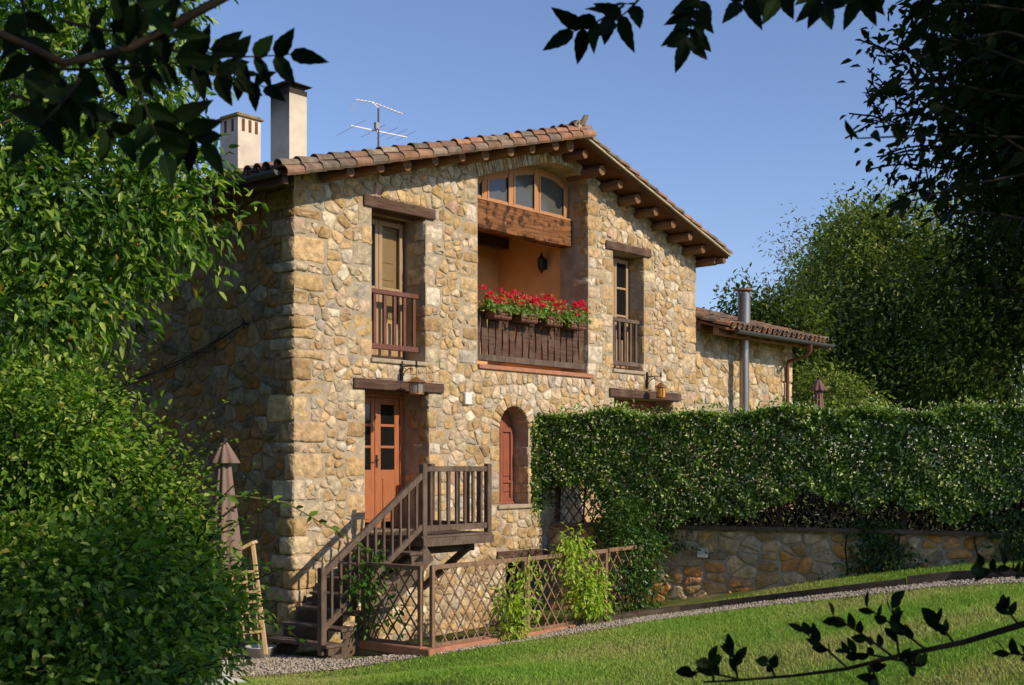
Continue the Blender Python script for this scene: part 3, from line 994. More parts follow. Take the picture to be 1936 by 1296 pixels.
# balustrade
w = MB()
w.box((BAL[0] - .01, .04, 2.52), (BAL[1] - .02, .13, 2.61))
bal = w.build('balustrade', MT['oldwood'], house, bevel=.01)
w = MB(); w.box((BAL[0] - .01, .02, 1.76), (BAL[1] - .04, .13, 1.87)); w.build('lower_rail', MT['greywood'], bal, bevel=.01)
bb = random.Random(9)
for k in range(17):
    x = BAL[0] + .06 + k * (BAL[1] - BAL[0] - .2) / 16
    b = MB()
    ph, am, hw = bb.uniform(0, 6.28), bb.uniform(.006, .018), bb.uniform(.072, .080)
    N_ = 8
    vs, fs = [], []
    for i in range(N_ + 1):
        z = 1.87 + .66 * i / N_
        dx = am * math.sin(ph + i * .8)
        ww = hw * (1 + .14 * math.sin(ph * 2 + i * .9))
        vs += [(x - ww + dx, .05, z), (x + ww + dx, .05, z), (x + ww + dx, .085, z), (x - ww + dx, .085, z)]
    for i in range(N_):
        for q in range(4): fs.append((4 * i + q, 4 * i + (q + 1) % 4, 4 * i + 4 + (q + 1) % 4, 4 * i + 4 + q))
    b.add(vs, fs + [(0, 1, 2, 3), tuple(range(4 * N_, 4 * N_ + 4))])
    b.build('baluster', MT['oldwood'], bal, bevel=.004)

# roof ---------------------------------------------------------------
OV = .67
XL_, XR_ = -.74, 11.17
SLL = (RZ - WT_L) / RX; SLR = (RZ - WT_R) / (XR - RX)


def uz(x):  # underside of the roof deck
    return RZ - (RX - x) * SLL if x <= RX else RZ - (x - RX) * SLR


TPAL = [((.28, .165, .11), 4), ((.34, .19, .12), 3), ((.25, .18, .135), 4), ((.40, .21, .13), 1.6), ((.21, .165, .125), 3), ((.33, .26, .185), 2)]
tr = random.Random(21)


def barrel(mb, p, d, side, up, length, r0, r1, col, n=7, th=.014, arc=math.pi, mati=0):
    """half-round tile from lower end p along d"""
    vs = []
    for (q, r) in ((p, r0), (p + d * length, r1)):
        for rr in (r, r - th):
            for k in range(n):
                t = (math.pi - arc) / 2 + arc * k / (n - 1)
                vs.append(q + side * (math.cos(t) * rr) + up * (math.sin(t) * rr))
    a, b, c_, e = 0, n, 2 * n, 3 * n
    fs = []
    for k in range(n - 1):
        fs += [(a + k, a + k + 1, c_ + k + 1, c_ + k), (b + k + 1, b + k, e + k, e + k + 1), (a + k + 1, a + k, b + k, b + k + 1), (c_ + k, c_ + k + 1, e + k + 1, e + k)]
    fs += [(a, c_, e, b), (a + n - 1, b + n - 1, e + n - 1, c_ + n - 1)]
    mb.add(vs, fs, mati, col, False)


def slope_tiles(mb, p0, along, down, nrm_, width, length, pitch=.22, expo=.33, tl=.42, r=.1, mati=0, verge=True):
    """p0: top corner on deck; along: column direction; down: down-slope"""
    ncol = int(width / pitch) + 1
    nrow = int(math.ceil(length / expo))
    up_d = -down
    for c in range(ncol):
        wob = tr.uniform(-.012, .012)
        for k in range(nrow):
            low = p0 + along * (c * pitch + wob + tr.uniform(-.008, .008)) + down * (length - k * expo + tr.uniform(-.015, .015))
            tilt = (nrm_ * .032 + up_d).normalized() if False else (up_d - nrm_ * .06).normalized()
            barrel(mb, low + nrm_ * (.045 + tr.uniform(-.006, .008)), tilt, along, nrm_, tl, r * tr.uniform(.95, 1.05), r * .8, pick(TPAL, tr), mati=mati)
            if c < ncol - 1:   # pan tile
                lp = low + along * (pitch / 2)
                barrel(mb, lp + nrm_ * .085, (up_d - nrm_ * .05).normalized(), along, -nrm_, tl, r * .85, r * .75, pick(TPAL, tr), n=5, mati=mati)


rf = MB()
YB = DEP + .5
TH = .05
for xa, xb in ((XL_, RX), (RX, XR_)):
    za, zb_ = uz(xa), uz(xb)
    rf.hexa([(xa, -OV + .04, za), (xb, -OV + .04, zb_), (xb, YB, zb_), (xa, YB, za), (xa, -OV + .04, za + TH), (xb, -OV + .04, zb_ + TH), (xb, YB, zb_ + TH), (xa, YB, za + TH)], 1)
    if xa < RX - 1: continue
    # mortar fillet on the verge
    lo_, hi_ = (.08, 1.) if xa < RX - 1 else (0., 1.)
    rf.hexa([(xa, -OV - .03, za + TH - .01), (xb, -OV - .03, zb_ + TH - .01), (xb, -OV + .2, zb_ + TH), (xa, -OV + .2, za + TH), (xa, -OV - .025, za + TH + .05), (xb, -OV - .025, zb_ + TH + .05), (xb, -OV + .2, zb_ + TH + .05), (xa, -OV + .2, za + TH + .05)], 2)
for xe, sl_ in ((XL_ - .06, SLL), (XR_ + .04, -SLR)):
    ln = math.hypot(RX - xe, uz(xe) - RZ)
    down = V3((xe - RX, 0, uz(xe) - RZ)).normalized()
    nr = V3((-down.z, 0, down.x)); nr = nr if nr.z > 0 else -nr
    slope_tiles(rf, V3((RX, -OV + .03, RZ + TH)) + nr * .01, V3((0, 1, 0)), down, nr, YB + OV, ln)
    # verge: a second row of tiles hung over the gable edge
    for k in range(int(ln / .33) + 1):
        low = V3((RX, -OV - .035, RZ + TH)) + nr * .0 + down * (ln - k * .33)
        if sl_ > 0:
            barrel(rf, low - nr * .035 + V3((0, .03, 0)), (-down - nr * .05).normalized(), V3((0, .83, 0)) + nr * .55, (nr * .55 + V3((0, -.83, 0))).normalized(), .42, .125, .108, pick(TPAL, tr), n=8, arc=math.pi * .95)
# ridge
for k in range(int((YB + OV) / .36) + 1):
    barrel(rf, V3((RX, -OV - .06 + k * .36, RZ + TH + .075)), V3((0, 1, .03)).normalized(), V3((1, 0, 0)), V3((0, 0, 1)), .44, .12, .1, pick(TPAL, tr), n=8)
# mortar lump and upturned ridge end
rblock(rf, bx8(RX - .12, RX + .1, -OV - .07, -OV + .18, RZ + .01, RZ + .2), (.6, .55, .45), 2, .5, .02)
barrel(rf, V3((RX + .01, -OV - .02, RZ + .17)), V3((.25, -.35, .9)).normalized(), V3((1, 0, 0)), V3((0, -1, 0)), .2, .07, .06, (.25, .2, .12), n=6)
rblock(rf, bx8(RX - .1, RX + .06, -OV - .04, -OV + .12, RZ + .16, RZ + .26), (.3, .25, .15), 2, .6, .02)
roof = rf.build('roof', [MT['tile'], MT['soffit'], MT['mortar']], house)
# purlin ends under the gable overhang
lr = random.Random(4)
xs_l = [.55 + .6 * k for k in range(9)]; xs_r = [RX + .42 + .58 * k for k in range(9)]
for x in xs_l + [RX] + xs_r:
    if x > XR_ - .12: continue
    r_ = lr.uniform(.085, .105) if x != RX else .13
    zc = uz(x) - r_ - .005
    l = MB()
    ye = -OV + (lr.uniform(.06, .12) if x < RX else lr.uniform(.14, .24))
    l.tube([(x, ye, zc), (x + lr.uniform(-.01, .01), -.3, zc + .004), (x, .35, zc)], [r_ * .93, r_, r_], 10)
    l.build('purlin', MT['log'], house)
# barge board at the right eave corner
l = MB(); l.tube([(XR_ - .12, -OV + .06, uz(XR_) - .055), (XR_ - .12, 2.0, uz(XR_) - .055)], .06, 8); l.build('purlin', MT['log'], house)
# gutter on the left eave
g = MB()
n = 8
vs, fs = [], []
for yv in (-OV + .02, DEP + .4):
    for rr in (.075, .067):
        for k in range(n):
            t = math.pi + math.pi * k / (n - 1)
            vs.append((XL_ - .09 + math.cos(t) * rr, yv, uz(XL_) + .02 + math.sin(t) * rr))
for k in range(n - 1):
    fs += [(k, k + 1, 2 * n + k + 1, 2 * n + k), (n + k, n + k + 1, 3 * n + k + 1, 3 * n + k), (k, k + 1, n + k + 1, n + k)]
fs.append(tuple(range(n)))
g.add(vs, fs); g.build('gutter', MT['gutter'], house)
l = MB(); l.box((XL_ + .02, -.62, uz(XL_) - .13), (XL_ + .12, DEP, uz(XL_) - .005)); l.build('eave_beam', MT['oldwood'], house)


# chimneys
def chimney(cx, cy, wx, wy, z0, z1, tall):
    c = MB()
    x_, y_ = wx / 2, wy / 2
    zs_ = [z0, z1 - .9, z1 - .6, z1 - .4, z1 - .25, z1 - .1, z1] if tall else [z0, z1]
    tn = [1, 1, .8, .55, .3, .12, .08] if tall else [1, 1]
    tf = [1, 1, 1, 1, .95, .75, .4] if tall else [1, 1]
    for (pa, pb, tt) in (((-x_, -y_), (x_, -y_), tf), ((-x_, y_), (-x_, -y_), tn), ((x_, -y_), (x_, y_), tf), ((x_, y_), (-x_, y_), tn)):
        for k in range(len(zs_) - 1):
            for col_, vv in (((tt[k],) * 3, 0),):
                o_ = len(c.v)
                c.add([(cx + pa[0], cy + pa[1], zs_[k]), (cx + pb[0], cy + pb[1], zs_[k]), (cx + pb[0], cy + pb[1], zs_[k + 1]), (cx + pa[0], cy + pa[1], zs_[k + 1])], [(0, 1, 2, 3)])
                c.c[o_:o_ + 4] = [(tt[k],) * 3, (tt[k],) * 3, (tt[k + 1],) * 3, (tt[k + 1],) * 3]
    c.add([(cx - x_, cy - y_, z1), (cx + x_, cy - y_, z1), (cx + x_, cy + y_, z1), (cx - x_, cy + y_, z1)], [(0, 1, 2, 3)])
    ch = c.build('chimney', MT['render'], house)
    k = MB()
    if tall:
        k.box((cx - wx / 2 + .03, cy - wy / 2 + .03, z1 + .002), (cx + wx / 2 - .03, cy + wy / 2 - .03, z1 + .1))
        a = .09
        rblock(k, [(cx - wx / 2 - a, cy - wy / 2 - a, z1 + .08), (cx + wx / 2 + a, cy - wy / 2 - a, z1 + .08), (cx + wx / 2 + a, cy + wy / 2 + a, z1 + .08), (cx - wx / 2 - a, cy + wy / 2 + a, z1 + .08),
                   (cx - .1, cy - .1, z1 + .19), (cx + .1, cy - .1, z1 + .19), (cx + .1, cy + .1, z1 + .19), (cx - .1, cy + .1, z1 + .19)], (1, 1, 1), 0, .08, .004)
        k.build('chimney_cap', MT['soot'], ch)
        s = MB(); s.box((cx - wx / 2 - .004, cy - wy / 2 - .004, z1 - .09), (cx + wx / 2 + .004, cy + wy / 2 + .004, z1 + .004)); s.build('soot_band', MT['soot'], ch)
    else:
        a = .05
        k.box((cx - wx / 2 - a, cy - wy / 2 - a, z1 + .002), (cx + wx / 2 + a, cy + wy / 2 + a, z1 + .035)); k.box((cx - wx / 2 - a + .04, cy - wy / 2 - a + .04, z1 + .035), (cx + wx / 2 + a - .04, cy + wy / 2 + a - .04, z1 + .08))
        k.build('chimney_cap', MT['capstone'], ch, bevel=.01)
        for fx in (-.27, .02, .3):
            s = MB(); s.box((cx + wx * fx - .035, cy - wy / 2 - .005, z1 - .27), (cx + wx * fx + .035, cy - wy / 2 + .02, z1 - .03)); s.build('smoke_slot', MT['soffit'], ch)
        for fy in (-.2, .2):
            s = MB(); s.box((cx - wx / 2 - .005, cy + wy * fy - .035, z1 - .27), (cx - wx / 2 + .02, cy + wy * fy + .035, z1 - .03)); s.build('smoke_slot', MT['soffit'], ch)
    return ch


chimney(2.72, 3.42, .40, .52, 4.6, 6.66, True)
chimney(3.46, 5.78, .55, .56, 4.8, 6.72, False)

# ------------------------------------------------------------------ annex
annex = thing('stone_annex', (13, 1.5, -1.1), 'low stone outbuilding with clay tiled lean-to roof joined to the right end of the house', 'outbuilding')
AX0, AX1, AZ = XR + .03, 15.2, 2.98
w = MB()
arch_h = (11.12, 11.85, .4, 1.12)
fill_poly(w, [(AX0, -1.3), (AX1, -1.3), (AX1, AZ), (AX0, AZ)], [rect(arch_h)], lambda a, b: (a, .04, b), 1)
w.add([(AX1, .04, -1.3), (AX1, 4.5, -1.3), (AX1, 4.5, AZ + 1), (AX1, .04, AZ)], [(0, 1, 2, 3)], 1)
w.add([(AX0, 4.5, -1.3), (AX1, 4.5, -1.3), (AX1, 4.5, AZ + 1), (AX0, 4.5, AZ + 1)], [(0, 1, 2, 3)], 1)
rubble(w, [(AX0, -1.3), (AX1, -1.3), (AX1, AZ), (AX0, AZ)], [arch_h, (11.0, 11.97, 1.1, 1.28)], [], (0, .04, 0), (1, 0, 0), (0, 0, 1), (0, -1, 0), h=.19, w=.27, seed=13)
voussoirs([(11.12 + .73 * t, 1.12 + .1 * math.sin(math.pi * t)) for t in np.linspace(0, 1, 7)], .1, .17, .2, .06, .1, pr=-.02)
qz = -1.3
while qz < AZ - .1:
    h = jr.uniform(.2, .4); l = jr.uniform(.25, .55)
    rblock(w, bx8(AX1 - l, AX1 + .03, .0 - jr.uniform(0, .02), .45, qz + .008, min(qz + h, AZ) - .008), pick(PAL, jr), 0, .13, .01, jr)
    qz += h
w.build('front_wall', [MT['stone'], MT['mortar'], MT['mortar_grey']], annex)
w = MB(); w.box((11.1, .3, .4), (11.87, .34, 1.25)); w.build('arched_shutter', MT['redshut'], annex)
w = MB()
ay0, az0, ay1, az1 = -.70, 2.80, 4.6, 4.3
ax0, ax1 = XR + .06, 15.62
w.hexa([(ax0, ay0, az0), (ax1, ay0, az0), (ax1, ay1, az1), (ax0, ay1, az1), (ax0, ay0, az0 + .05), (ax1, ay0, az0 + .05), (ax1, ay1, az1 + .05), (ax0, ay1, az1 + .05)], 1)
dn = V3((0, ay0 - ay1, az0 - az1)).normalized(); nr = V3((0, dn.z, -dn.y)); nr = nr if nr.z > 0 else -nr
slope_tiles(w, V3((ax0 + .11, ay1, az1 + .055)), V3((1, 0, 0)), dn, nr, ax1 - ax0 - .2, math.hypot(ay1 - ay0, az1 - az0) + .06)
w.build('roof', [MT['tile'], MT['soffit'], MT['mortar']], annex)
for yb in (-.45, .0):
    l = MB(); l.box((ax0 + .02, yb - .07, az0 + (yb - ay0) * .283 - .16), (ax1 - .05, yb + .07, az0 + (yb - ay0) * .283 - .006)); l.build('eave_beam', MT['log'], annex, bevel=.01)
for k in range(9):
    x = ax0 + .55 + k * .55
    l = MB(); l.bar((x, ay0 + .06, az0 - .05), (x, .1, az0 + .17), .09, .09); l.build('rafter', MT['log'], annex, bevel=.008)
g = MB()
n = 8
vs, fs = [], []
for xv in (ax0 + .3, ax1 + .12):
    for rr in (.075, .066):
        for k in range(n):
            t = math.pi + math.pi * k / (n - 1)
            vs.append((xv, ay0 - .075 + math.cos(t) * rr, az0 + .015 + math.sin(t) * rr))
for k in range(n - 1):
    fs += [(k, k + 1, 2 * n + k + 1, 2 * n + k), (n + k, n + k + 1, 3 * n + k + 1, 3 * n + k), (k, k + 1, n + k + 1, n + k), (2 * n + k, 2 * n + k + 1, 3 * n + k + 1, 3 * n + k)]
fs += [tuple(range(n)), tuple(range(2 * n, 3 * n))]
g.add(vs, fs); g.build('gutter', MT['gutter'], annex)
g = MB(); g.tube([(14.62, ay0 - .08, az0 - .05), (14.62, ay0 - .07, az0 - .2), (14.66, ay0 + .1, az0 - .32), (14.82, -.1, 2.40), (14.84, -.07, 2.3), (14.84, -.07, -1.1)], .042, 10); g.build('downpipe', MT['railwood'], annex)
g = MB()
g.tube([(12.45, -.28, -1.1), (12.45, -.28, 2.86)], .105, 16); g.tube([(12.45, -.28, 1.55), (12.45, -.28, 1.62)], .112, 16)
g.tube([(12.45, -.28, 2.86), (12.45, -.28, 3.74)], .14, 16); g.tube([(12.45, -.28, 3.60), (12.45, -.28, 3.63)], .146, 16)
fl = g.build('flue_pipe', MT['steel'], annex)
g = MB(); g.tube([(12.45, -.28, 3.80), (12.45, -.28, 3.84)], [.2, .17], 16)
for k in range(3):
    t = k * 2.1; g.tube([(12.45 + .12 * math.cos(t), -.28 + .12 * math.sin(t), 3.74), (12.45 + .14 * math.cos(t), -.28 + .14 * math.sin(t), 3.81)], .01, 6)
g.build('rain_cap', MT['copper'], fl)

# ------------------------------------------------------------------ retaining wall and terrace
WLEN = 13.5
w = MB()
WTOP = -1.13
w.hexa([wl(0, 0, -3), wl(WLEN, 0, -3), wl(WLEN, -.45, -3), wl(0, -.45, -3), wl(0, 0, WTOP), wl(WLEN, 0, WTOP), wl(WLEN, -.45, WTOP), wl(0, -.45, WTOP)], 1)
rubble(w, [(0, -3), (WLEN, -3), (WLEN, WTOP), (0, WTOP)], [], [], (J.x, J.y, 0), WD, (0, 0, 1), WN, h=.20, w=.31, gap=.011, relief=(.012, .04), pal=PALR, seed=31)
o = w.build('retaining_wall', [MT['stone'], MT['reveal']])
tag(o, 'shaded rubble stone retaining wall under the flowering hedge', 'wall')
w = MB()
pts = [wl(0, -.2, -1.10), wl(WLEN, -.2, -1.10), V3((24, -15, -1.1)), V3((70, -20, -1.1)), V3((70, 50, -1.1)), V3((10, 50, -1.1)), V3((10.9, .1, -1.1))]
w.prism(pts, (0, 0, -.25)); o = w.build('terrace', MT['lawn'], bevel=0); tag(o, kind='structure')
w = MB(); w.box((-.088, -.09, -.012), (.088, .09, .012))
t_, z_ = 2.9, -1.52
p = wl(t_, .075, z_)
w = MB(); u_ = WD * .09; n_ = WN * .03
w.hexa([p - u_ - n_ - UP * .085, p + u_ - n_ - UP * .085, p + u_ + n_ - UP * .085, p - u_ + n_ - UP * .085, p - u_ - n_ + UP * .085, p + u_ - n_ + UP * .085, p + u_ + n_ + UP * .085, p - u_ + n_ + UP * .085])
o = w.build('utility_box', MT['lgrey'], bevel=.006); tag(o, 'square pale grey cover plate on the shaded retaining wall', 'utility box')
w = MB(); w.box((3.60, -.075, .99), (3.76, 0, 1.19)); o = w.build('utility_box', MT['white'], bevel=.008); tag(o, 'small white utility box on the sunny facade right of the glazed door', 'utility box')

# ------------------------------------------------------------------ lattice panels


def lattice(mb, p0, p1, h, sp=.17, wd=.022, th=.01, mati=0):
    p0, p1 = V3(p0), V3(p1)
    L = math.hypot(p1.x - p0.x, p1.y - p0.y)
    ax = V3(((p1.x - p0.x) / L, (p1.y - p0.y) / L, 0)); nr = V3((-ax.y, ax.x, 0))
    k_ = 1.35                                           # rise per run

    def pt(a, z): return p0.lerp(p1, a / L) + UP * z
    for s_, off in ((1, th * .6), (-1, -th * .6)):
        c = -h / k_ if s_ > 0 else 0
        end = L if s_ > 0 else L + h / k_
        c += sp * .5
        while c < end:
            a0, z0, a1, z1 = c, 0., c + s_ * h / k_, h
            if s_ > 0:
                if a0 < 0: z0 = -a0 * k_; a0 = 0
                if a1 > L: z1 = (L - c) * k_; a1 = L
            else:
                if a0 > L: z0 = (a0 - L) * k_; a0 = L
                if a1 < 0: z1 = c * k_; a1 = 0
            if z1 - z0 > .03:
                mb.bar(pt(a0, z0) + nr * off, pt(a1, z1) + nr * off, wd, th, up=nr, mat=mati)
            c += sp * 1.25


def trellis(label, p0, p1, h, posts, group, below=.1, material='trelliswood'):
    p0, p1 = V3(p0), V3(p1)
    t = thing('trellis_panel', (p0 + p1) / 2, label, 'trellis', group)
    m = MB(); lattice(m, p0, p1, h); m.build('lattice', MT[material], t)
    m = MB(); m.bar(p0 + UP * h, p1 + UP * h, .05, .06); m.build('top_rail', MT[material], t, bevel=.005)
    m = MB(); m.bar(p0, p1, .035, .045); m.build('bottom_rail', MT[material], t, bevel=.005)
    for a in posts:
        q = p0.lerp(p1, a)
        m = MB(); m.bar(q - UP * below, q + UP * (h + .03), .06, .06, up=(p1 - p0).normalized()); m.build('post', MT[material], t, bevel=.006)
    return t


trellis('dark narrow diamond trellis panel end-on beside the stair foot with a vine on it', (.02, -1.45, -2.40), (.06, -2.5, -2.40), 1.02, (0, 1), 'trellis panels around the sunken yard')
trellis('sunlit brown diamond trellis panel directly before the facade under the landing', (.12, -2.66, -2.40), (2.02, -2.66, -2.40), 1.03, (0, 1), 'trellis panels around the sunken yard')
trellis('brown diamond trellis panel with two yellow-green shrubs growing through it', (2.09, -2.66, -2.40), (4.0, -2.66, -2.39), 1.03, (0, 1), 'trellis panels around the sunken yard')
trellis('brown diamond trellis panel half buried under the hanging dark green vine', (4.07, -2.66, -2.38), (4.95, -2.66, -2.37), 1.03, (1,), 'trellis panels around the sunken yard')
t = thing('hedge_trellis', wl(6, .06, -1.1), 'long dark wooden trellis on the retaining wall carrying the flowering hedge', 'trellis')
m = MB(); lattice(m, wl(.15, .06, -1.06), wl(12.5, .06, -1.06), 1.7, .15); m.build('lattice', MT['oldwood'], t)
m = MB(); m.bar(wl(.1, .06, -1.09), wl(12.6, .06, -1.09), .09, .07); m.build('bottom_rail', MT['greywood'], t, bevel=.006)
m = MB(); m.bar(wl(.1, .06, .62), wl(12.6, .06, .62), .06, .05); m.build('top_rail', MT['greywood'], t, bevel=.006)
for k in range(7):
    m = MB(); m.bar(wl(.2 + k * 2, .0, -1.12), wl(.2 + k * 2, .0, .7), .07, .07); m.build('post', MT['oldwood'], t)
# kerbs
m = MB()
m.bar((0.02, -1.35, -2.48), (.02, -2.62, -2.48), .16, .13)
m.bar((-.06, -2.70, -2.485), (2.9, -2.70, -2.475), .16, .13); m.bar((2.91, -2.70, -2.475), (5.8, -2.70, -2.455), .16, .13)
o = m.build('terracotta_kerb', MT['terracotta'], bevel=.012); tag(o, kind='structure')
m = MB(); m.box((-.05, -2.6, -3.), (.06, -1.3, -2.55)); m.box((.06, -2.72, -3), (5.8, -2.62, -2.55)); o = m.build('yard_edge', MT['mortar_grey']); tag(o, kind='structure')

# ------------------------------------------------------------------ outside staircase
st = thing('wooden_staircase', (1.0, -.75, -2.55), 'weathered grey wooden outside staircase with railed landing below the left door', 'staircase')
GW = MT['greywood']
lz = -1.06
SX0, SX1 = -.6, 1.34


def post(x, y, z0, z1, w_=.095, name='newel_post'):
    m = MB(); m.box((x - w_ / 2, y - w_ / 2, z0), (x + w_ / 2, y + w_ / 2, z1))
    m.build(name, GW, st, bevel=.01)


def part(name, material=GW, bevel=.006):
    m = MB()
    return m, lambda: m.build(name, material, st, bevel=bevel)


post(SX0, -1.3, -2.58, -1.40); post(SX1, -1.3, -1.22, -.0); post(2.77, -1.3, -1.16, -.0); post(2.77, -.08, -1.12, 0.0)
sl_ = ((-.13) - (-1.47)) / (SX1 - SX0)


def rail_z(x): return -1.49 + (x - SX0) * sl_


m, f_ = part('handrail'); m.bar((SX0 + .03, -1.3, rail_z(SX0 + .03)), (SX1 - .03, -1.3, rail_z(SX1 - .03)), .065, .085); f_()
m, f_ = part('lower_rail'); m.bar((SX0 + .03, -1.3, rail_z(SX0) - .73), (SX1 - .03, -1.3, rail_z(SX1) - .77), .06, .08); f_()
for k in range(11):
    x = SX0 + .17 + k * (SX1 - SX0 - .25) / 10.4
    m, f_ = part('baluster'); m.box((x - .02, -1.32, rail_z(x) - .75), (x + .02, -1.28, rail_z(x))); f_()
nT = 7
for i in range(nT):
    z = -2.43 + i * .1925; xc = -.50 + i * .262
    m, f_ = part('tread'); m.box((xc - .15, -1.45, z - .045), (xc + .15, -.18, z)); f_()
    m, f_ = part('riser', MT['oldwood']); m.box((xc + .10, -1.18, z + .002), (xc + .125, -.24, z + .146)); f_()
    m, f_ = part('step_block'); m.box((xc - .10, -1.43, z - .15), (xc + .14, -1.37, z - .05)); f_()
for yv in (-1.40, -.26):
    m, f_ = part('stringer'); m.bar((-.50, yv, -2.72), (1.36, yv, -1.30), .06, .25); f_()
# landing
m, f_ = part('landing_deck')
for k in range(9):
    y0 = -1.34 + k * .148
    m.box((SX1 - .06, y0, lz - .035), (2.84, y0 + .14, lz))
f_()
m, f_ = part('landing_beam'); m.box((SX1 - .05, -1.36, lz - .16), (2.86, -1.29, lz - .037)); m.box((SX1 - .03, -1.285, lz - .16), (SX1 + .05, 0, lz - .038)); m.box((2.73, -1.285, lz - .16), (2.82, 0, lz - .038)); m.box((2.02, -1.285, lz - .16), (2.1, 0, lz - .038)); f_()
m, f_ = part('landing_beam', MT['oldwood']); m.box((SX1, -1.0, lz - .3), (2.8, -.9, lz - .165)); f_()
m, f_ = part('top_rail'); m.box((SX1 + .049, -1.335, -.12), (2.72, -1.265, -.04)); m.box((2.735, -1.25, -.12), (2.805, -.13, -.04)); f_()
m, f_ = part('lower_rail'); m.box((SX1 + .049, -1.33, lz + .06), (2.72, -1.27, lz + .15)); m.box((2.74, -1.25, lz + .06), (2.80, -.13, lz + .15)); f_()
for k in range(7):
    x = SX1 + .16 + k * .185
    m, f_ = part('baluster'); m.box((x - .024, -1.32, lz + .15), (x + .024, -1.28, -.12)); f_()
for k in range(5):
    y = -1.10 + k * .21
    m, f_ = part('baluster'); m.box((2.75, y - .024, lz + .15), (2.79, y + .024, -.12)); f_()
for xv in (1.42, 2.62):
    m, f_ = part('brace'); m.bar((xv, -.02, -2.0), (xv, -1.08, lz - .2), .09, .1, up=(1, 0, 0)); f_()
m, f_ = part('support_post'); m.box((1.40, -.12, -2.7), (1.52, -.02, lz - .165)); f_()

# ------------------------------------------------------------------ lanterns


def wall_lantern(name_label, x, zarm, drop, wd, h, glass, capmat, arm=.36, group='bracket lanterns over the doors'):
    t = thing('wall_lantern', (x, 0, zarm), name_label, 'lantern', group)
    m = MB()
    m.box((x - .02, -.05, zarm - .24), (x + .02, -.02, zarm + .09))
    m.bar((x, -.04, zarm), (x, -arm - .03, zarm), .018, .018)
    m.tube([(x, -arm, zarm - .03), (x, -arm, zarm + .07)], .017, 8)
    sc = [(x, -.05, zarm - .2)] + [(x, -.05 - .2 * (1 - math.cos(a)), zarm - .2 + .17 * math.sin(a)) for a in np.linspace(.2, 1.5, 7)]
    m.tube(sc, .008, 6)
    for yc, r_ in ((-.1, .04), (-.26, .032)):
        m.tube([(x, yc + r_ * (1 - .1 * k) * math.cos(k * .9), zarm - .055 + r_ * (1 - .1 * k) * math.sin(k * .9)) for k in range(8)], .006, 5)
    m.build('bracket', MT['iron'], t)
    zt = zarm - drop
    m = MB(); m.tube([(x, -arm, zarm), (x, -arm, zt)], .004, 5); m.build('chain', MT['iron'], t)
    m = MB()
    m.lathe((x, -arm, zt - h), [(wd * .1, h), (wd * .16, h * .95), (wd * .62, h * .72), (wd * .64, h * .69), (wd * .3, h * .69)], 8 if glass == 'amber' else 18, smooth=False); m.build('lantern_cap', MT[capmat], t)
    m = MB()
    nb_ = 6
    for k in range(nb_):
        a = 2 * math.pi * k / nb_
        m.tube([(x + math.cos(a) * wd * .47, -arm + math.sin(a) * wd * .47, zt - h * .98), (x + math.cos(a) * wd * .47, -arm + math.sin(a) * wd * .47, zt - h * .3)], .005, 5)
    m.lathe((x, -arm, zt - h), [(0, -.01), (wd * .5, -.005), (wd * .5, .02), (0, .02)], 12); m.tube([(x, -arm, zt - h), (x, -arm, zt - h - .05)], [.012, .004], 6)
    m.build('cage', MT[capmat], t)
    m = MB(); m.lathe((x, -arm, zt - h), [(wd * .42, .022), (wd * .43, h * .35), (wd * .42, h * .68)], 12); m.build('lamp_glass', MT[glass], t)
    if glass != 'amber':
        m = MB(); m.lathe((x, -arm, zt - h), [(0, .03), (.025, .04), (.03, .1), (.012, .15), (0, .155)], 8); m.build('bulb', MT['amber'], t)
    return t


wall_lantern('copper and clear glass lantern hanging from a scrolled bracket over the glazed door', 2.15, 1.53, .18, .25, .27, 'lampglass', 'copper')
wall_lantern('amber glass lantern with a flared cap hanging from a bracket near the hedge top', 9.03, 1.74, .13, .2, .30, 'amber', 'copper')


def sconce(label, p, nrm_, s, glass, capmat):
    p, nrm_ = V3(p), V3(nrm_)
    t = thing('balcony_lantern', p, label, 'lantern', 'lanterns on the balcony walls')
    c = p + nrm_ * (.13 * s)
    m = MB(); m.lathe(c, [(.0, .30 * s), (.015 * s, .27 * s), (.04 * s, .2 * s), (.105 * s, .12 * s), (.1 * s, .11 * s)], 6, smooth=False)
    m.lathe(c, [(.0, -.26 * s), (.02 * s, -.2 * s), (.075 * s, -.12 * s), (.08 * s, -.10 * s)], 6, smooth=False); m.build('lantern_cap', MT[capmat], t)
    m = MB(); m.lathe(c, [(.085 * s, -.10 * s), (.1 * s, .11 * s)], 6, smooth=False); m.build('lamp_glass', MT[glass], t)
    m = MB(); m.bar(p, c + UP * .05 * s, .02, .03); m.box(tuple(p - V3((.02, .05, .1))), tuple(p + V3((.02, .05, .1)))); m.build('bracket', MT[capmat], t)


sconce('black pointed lantern on the orange side wall of the balcony', (LX1 - .01, 1.05, 3.86), (-1, 0, 0), .8, 'darkglass', 'iron')
sconce('pale glass lantern peeping past the left jamb of the balcony', (BAL[0] + .02, .42, 3.42), (1, 0, 0), .78, 'lampglass', 'gutter')


# ------------------------------------------------------------------ leaves
def unit(n, r=rng):
    v = r.normal(size=(n, 3)); return v / np.linalg.norm(v, axis=1, keepdims=True)


def norm(v):
    return v / np.maximum(np.linalg.norm(v, axis=1, keepdims=True), 1e-9)


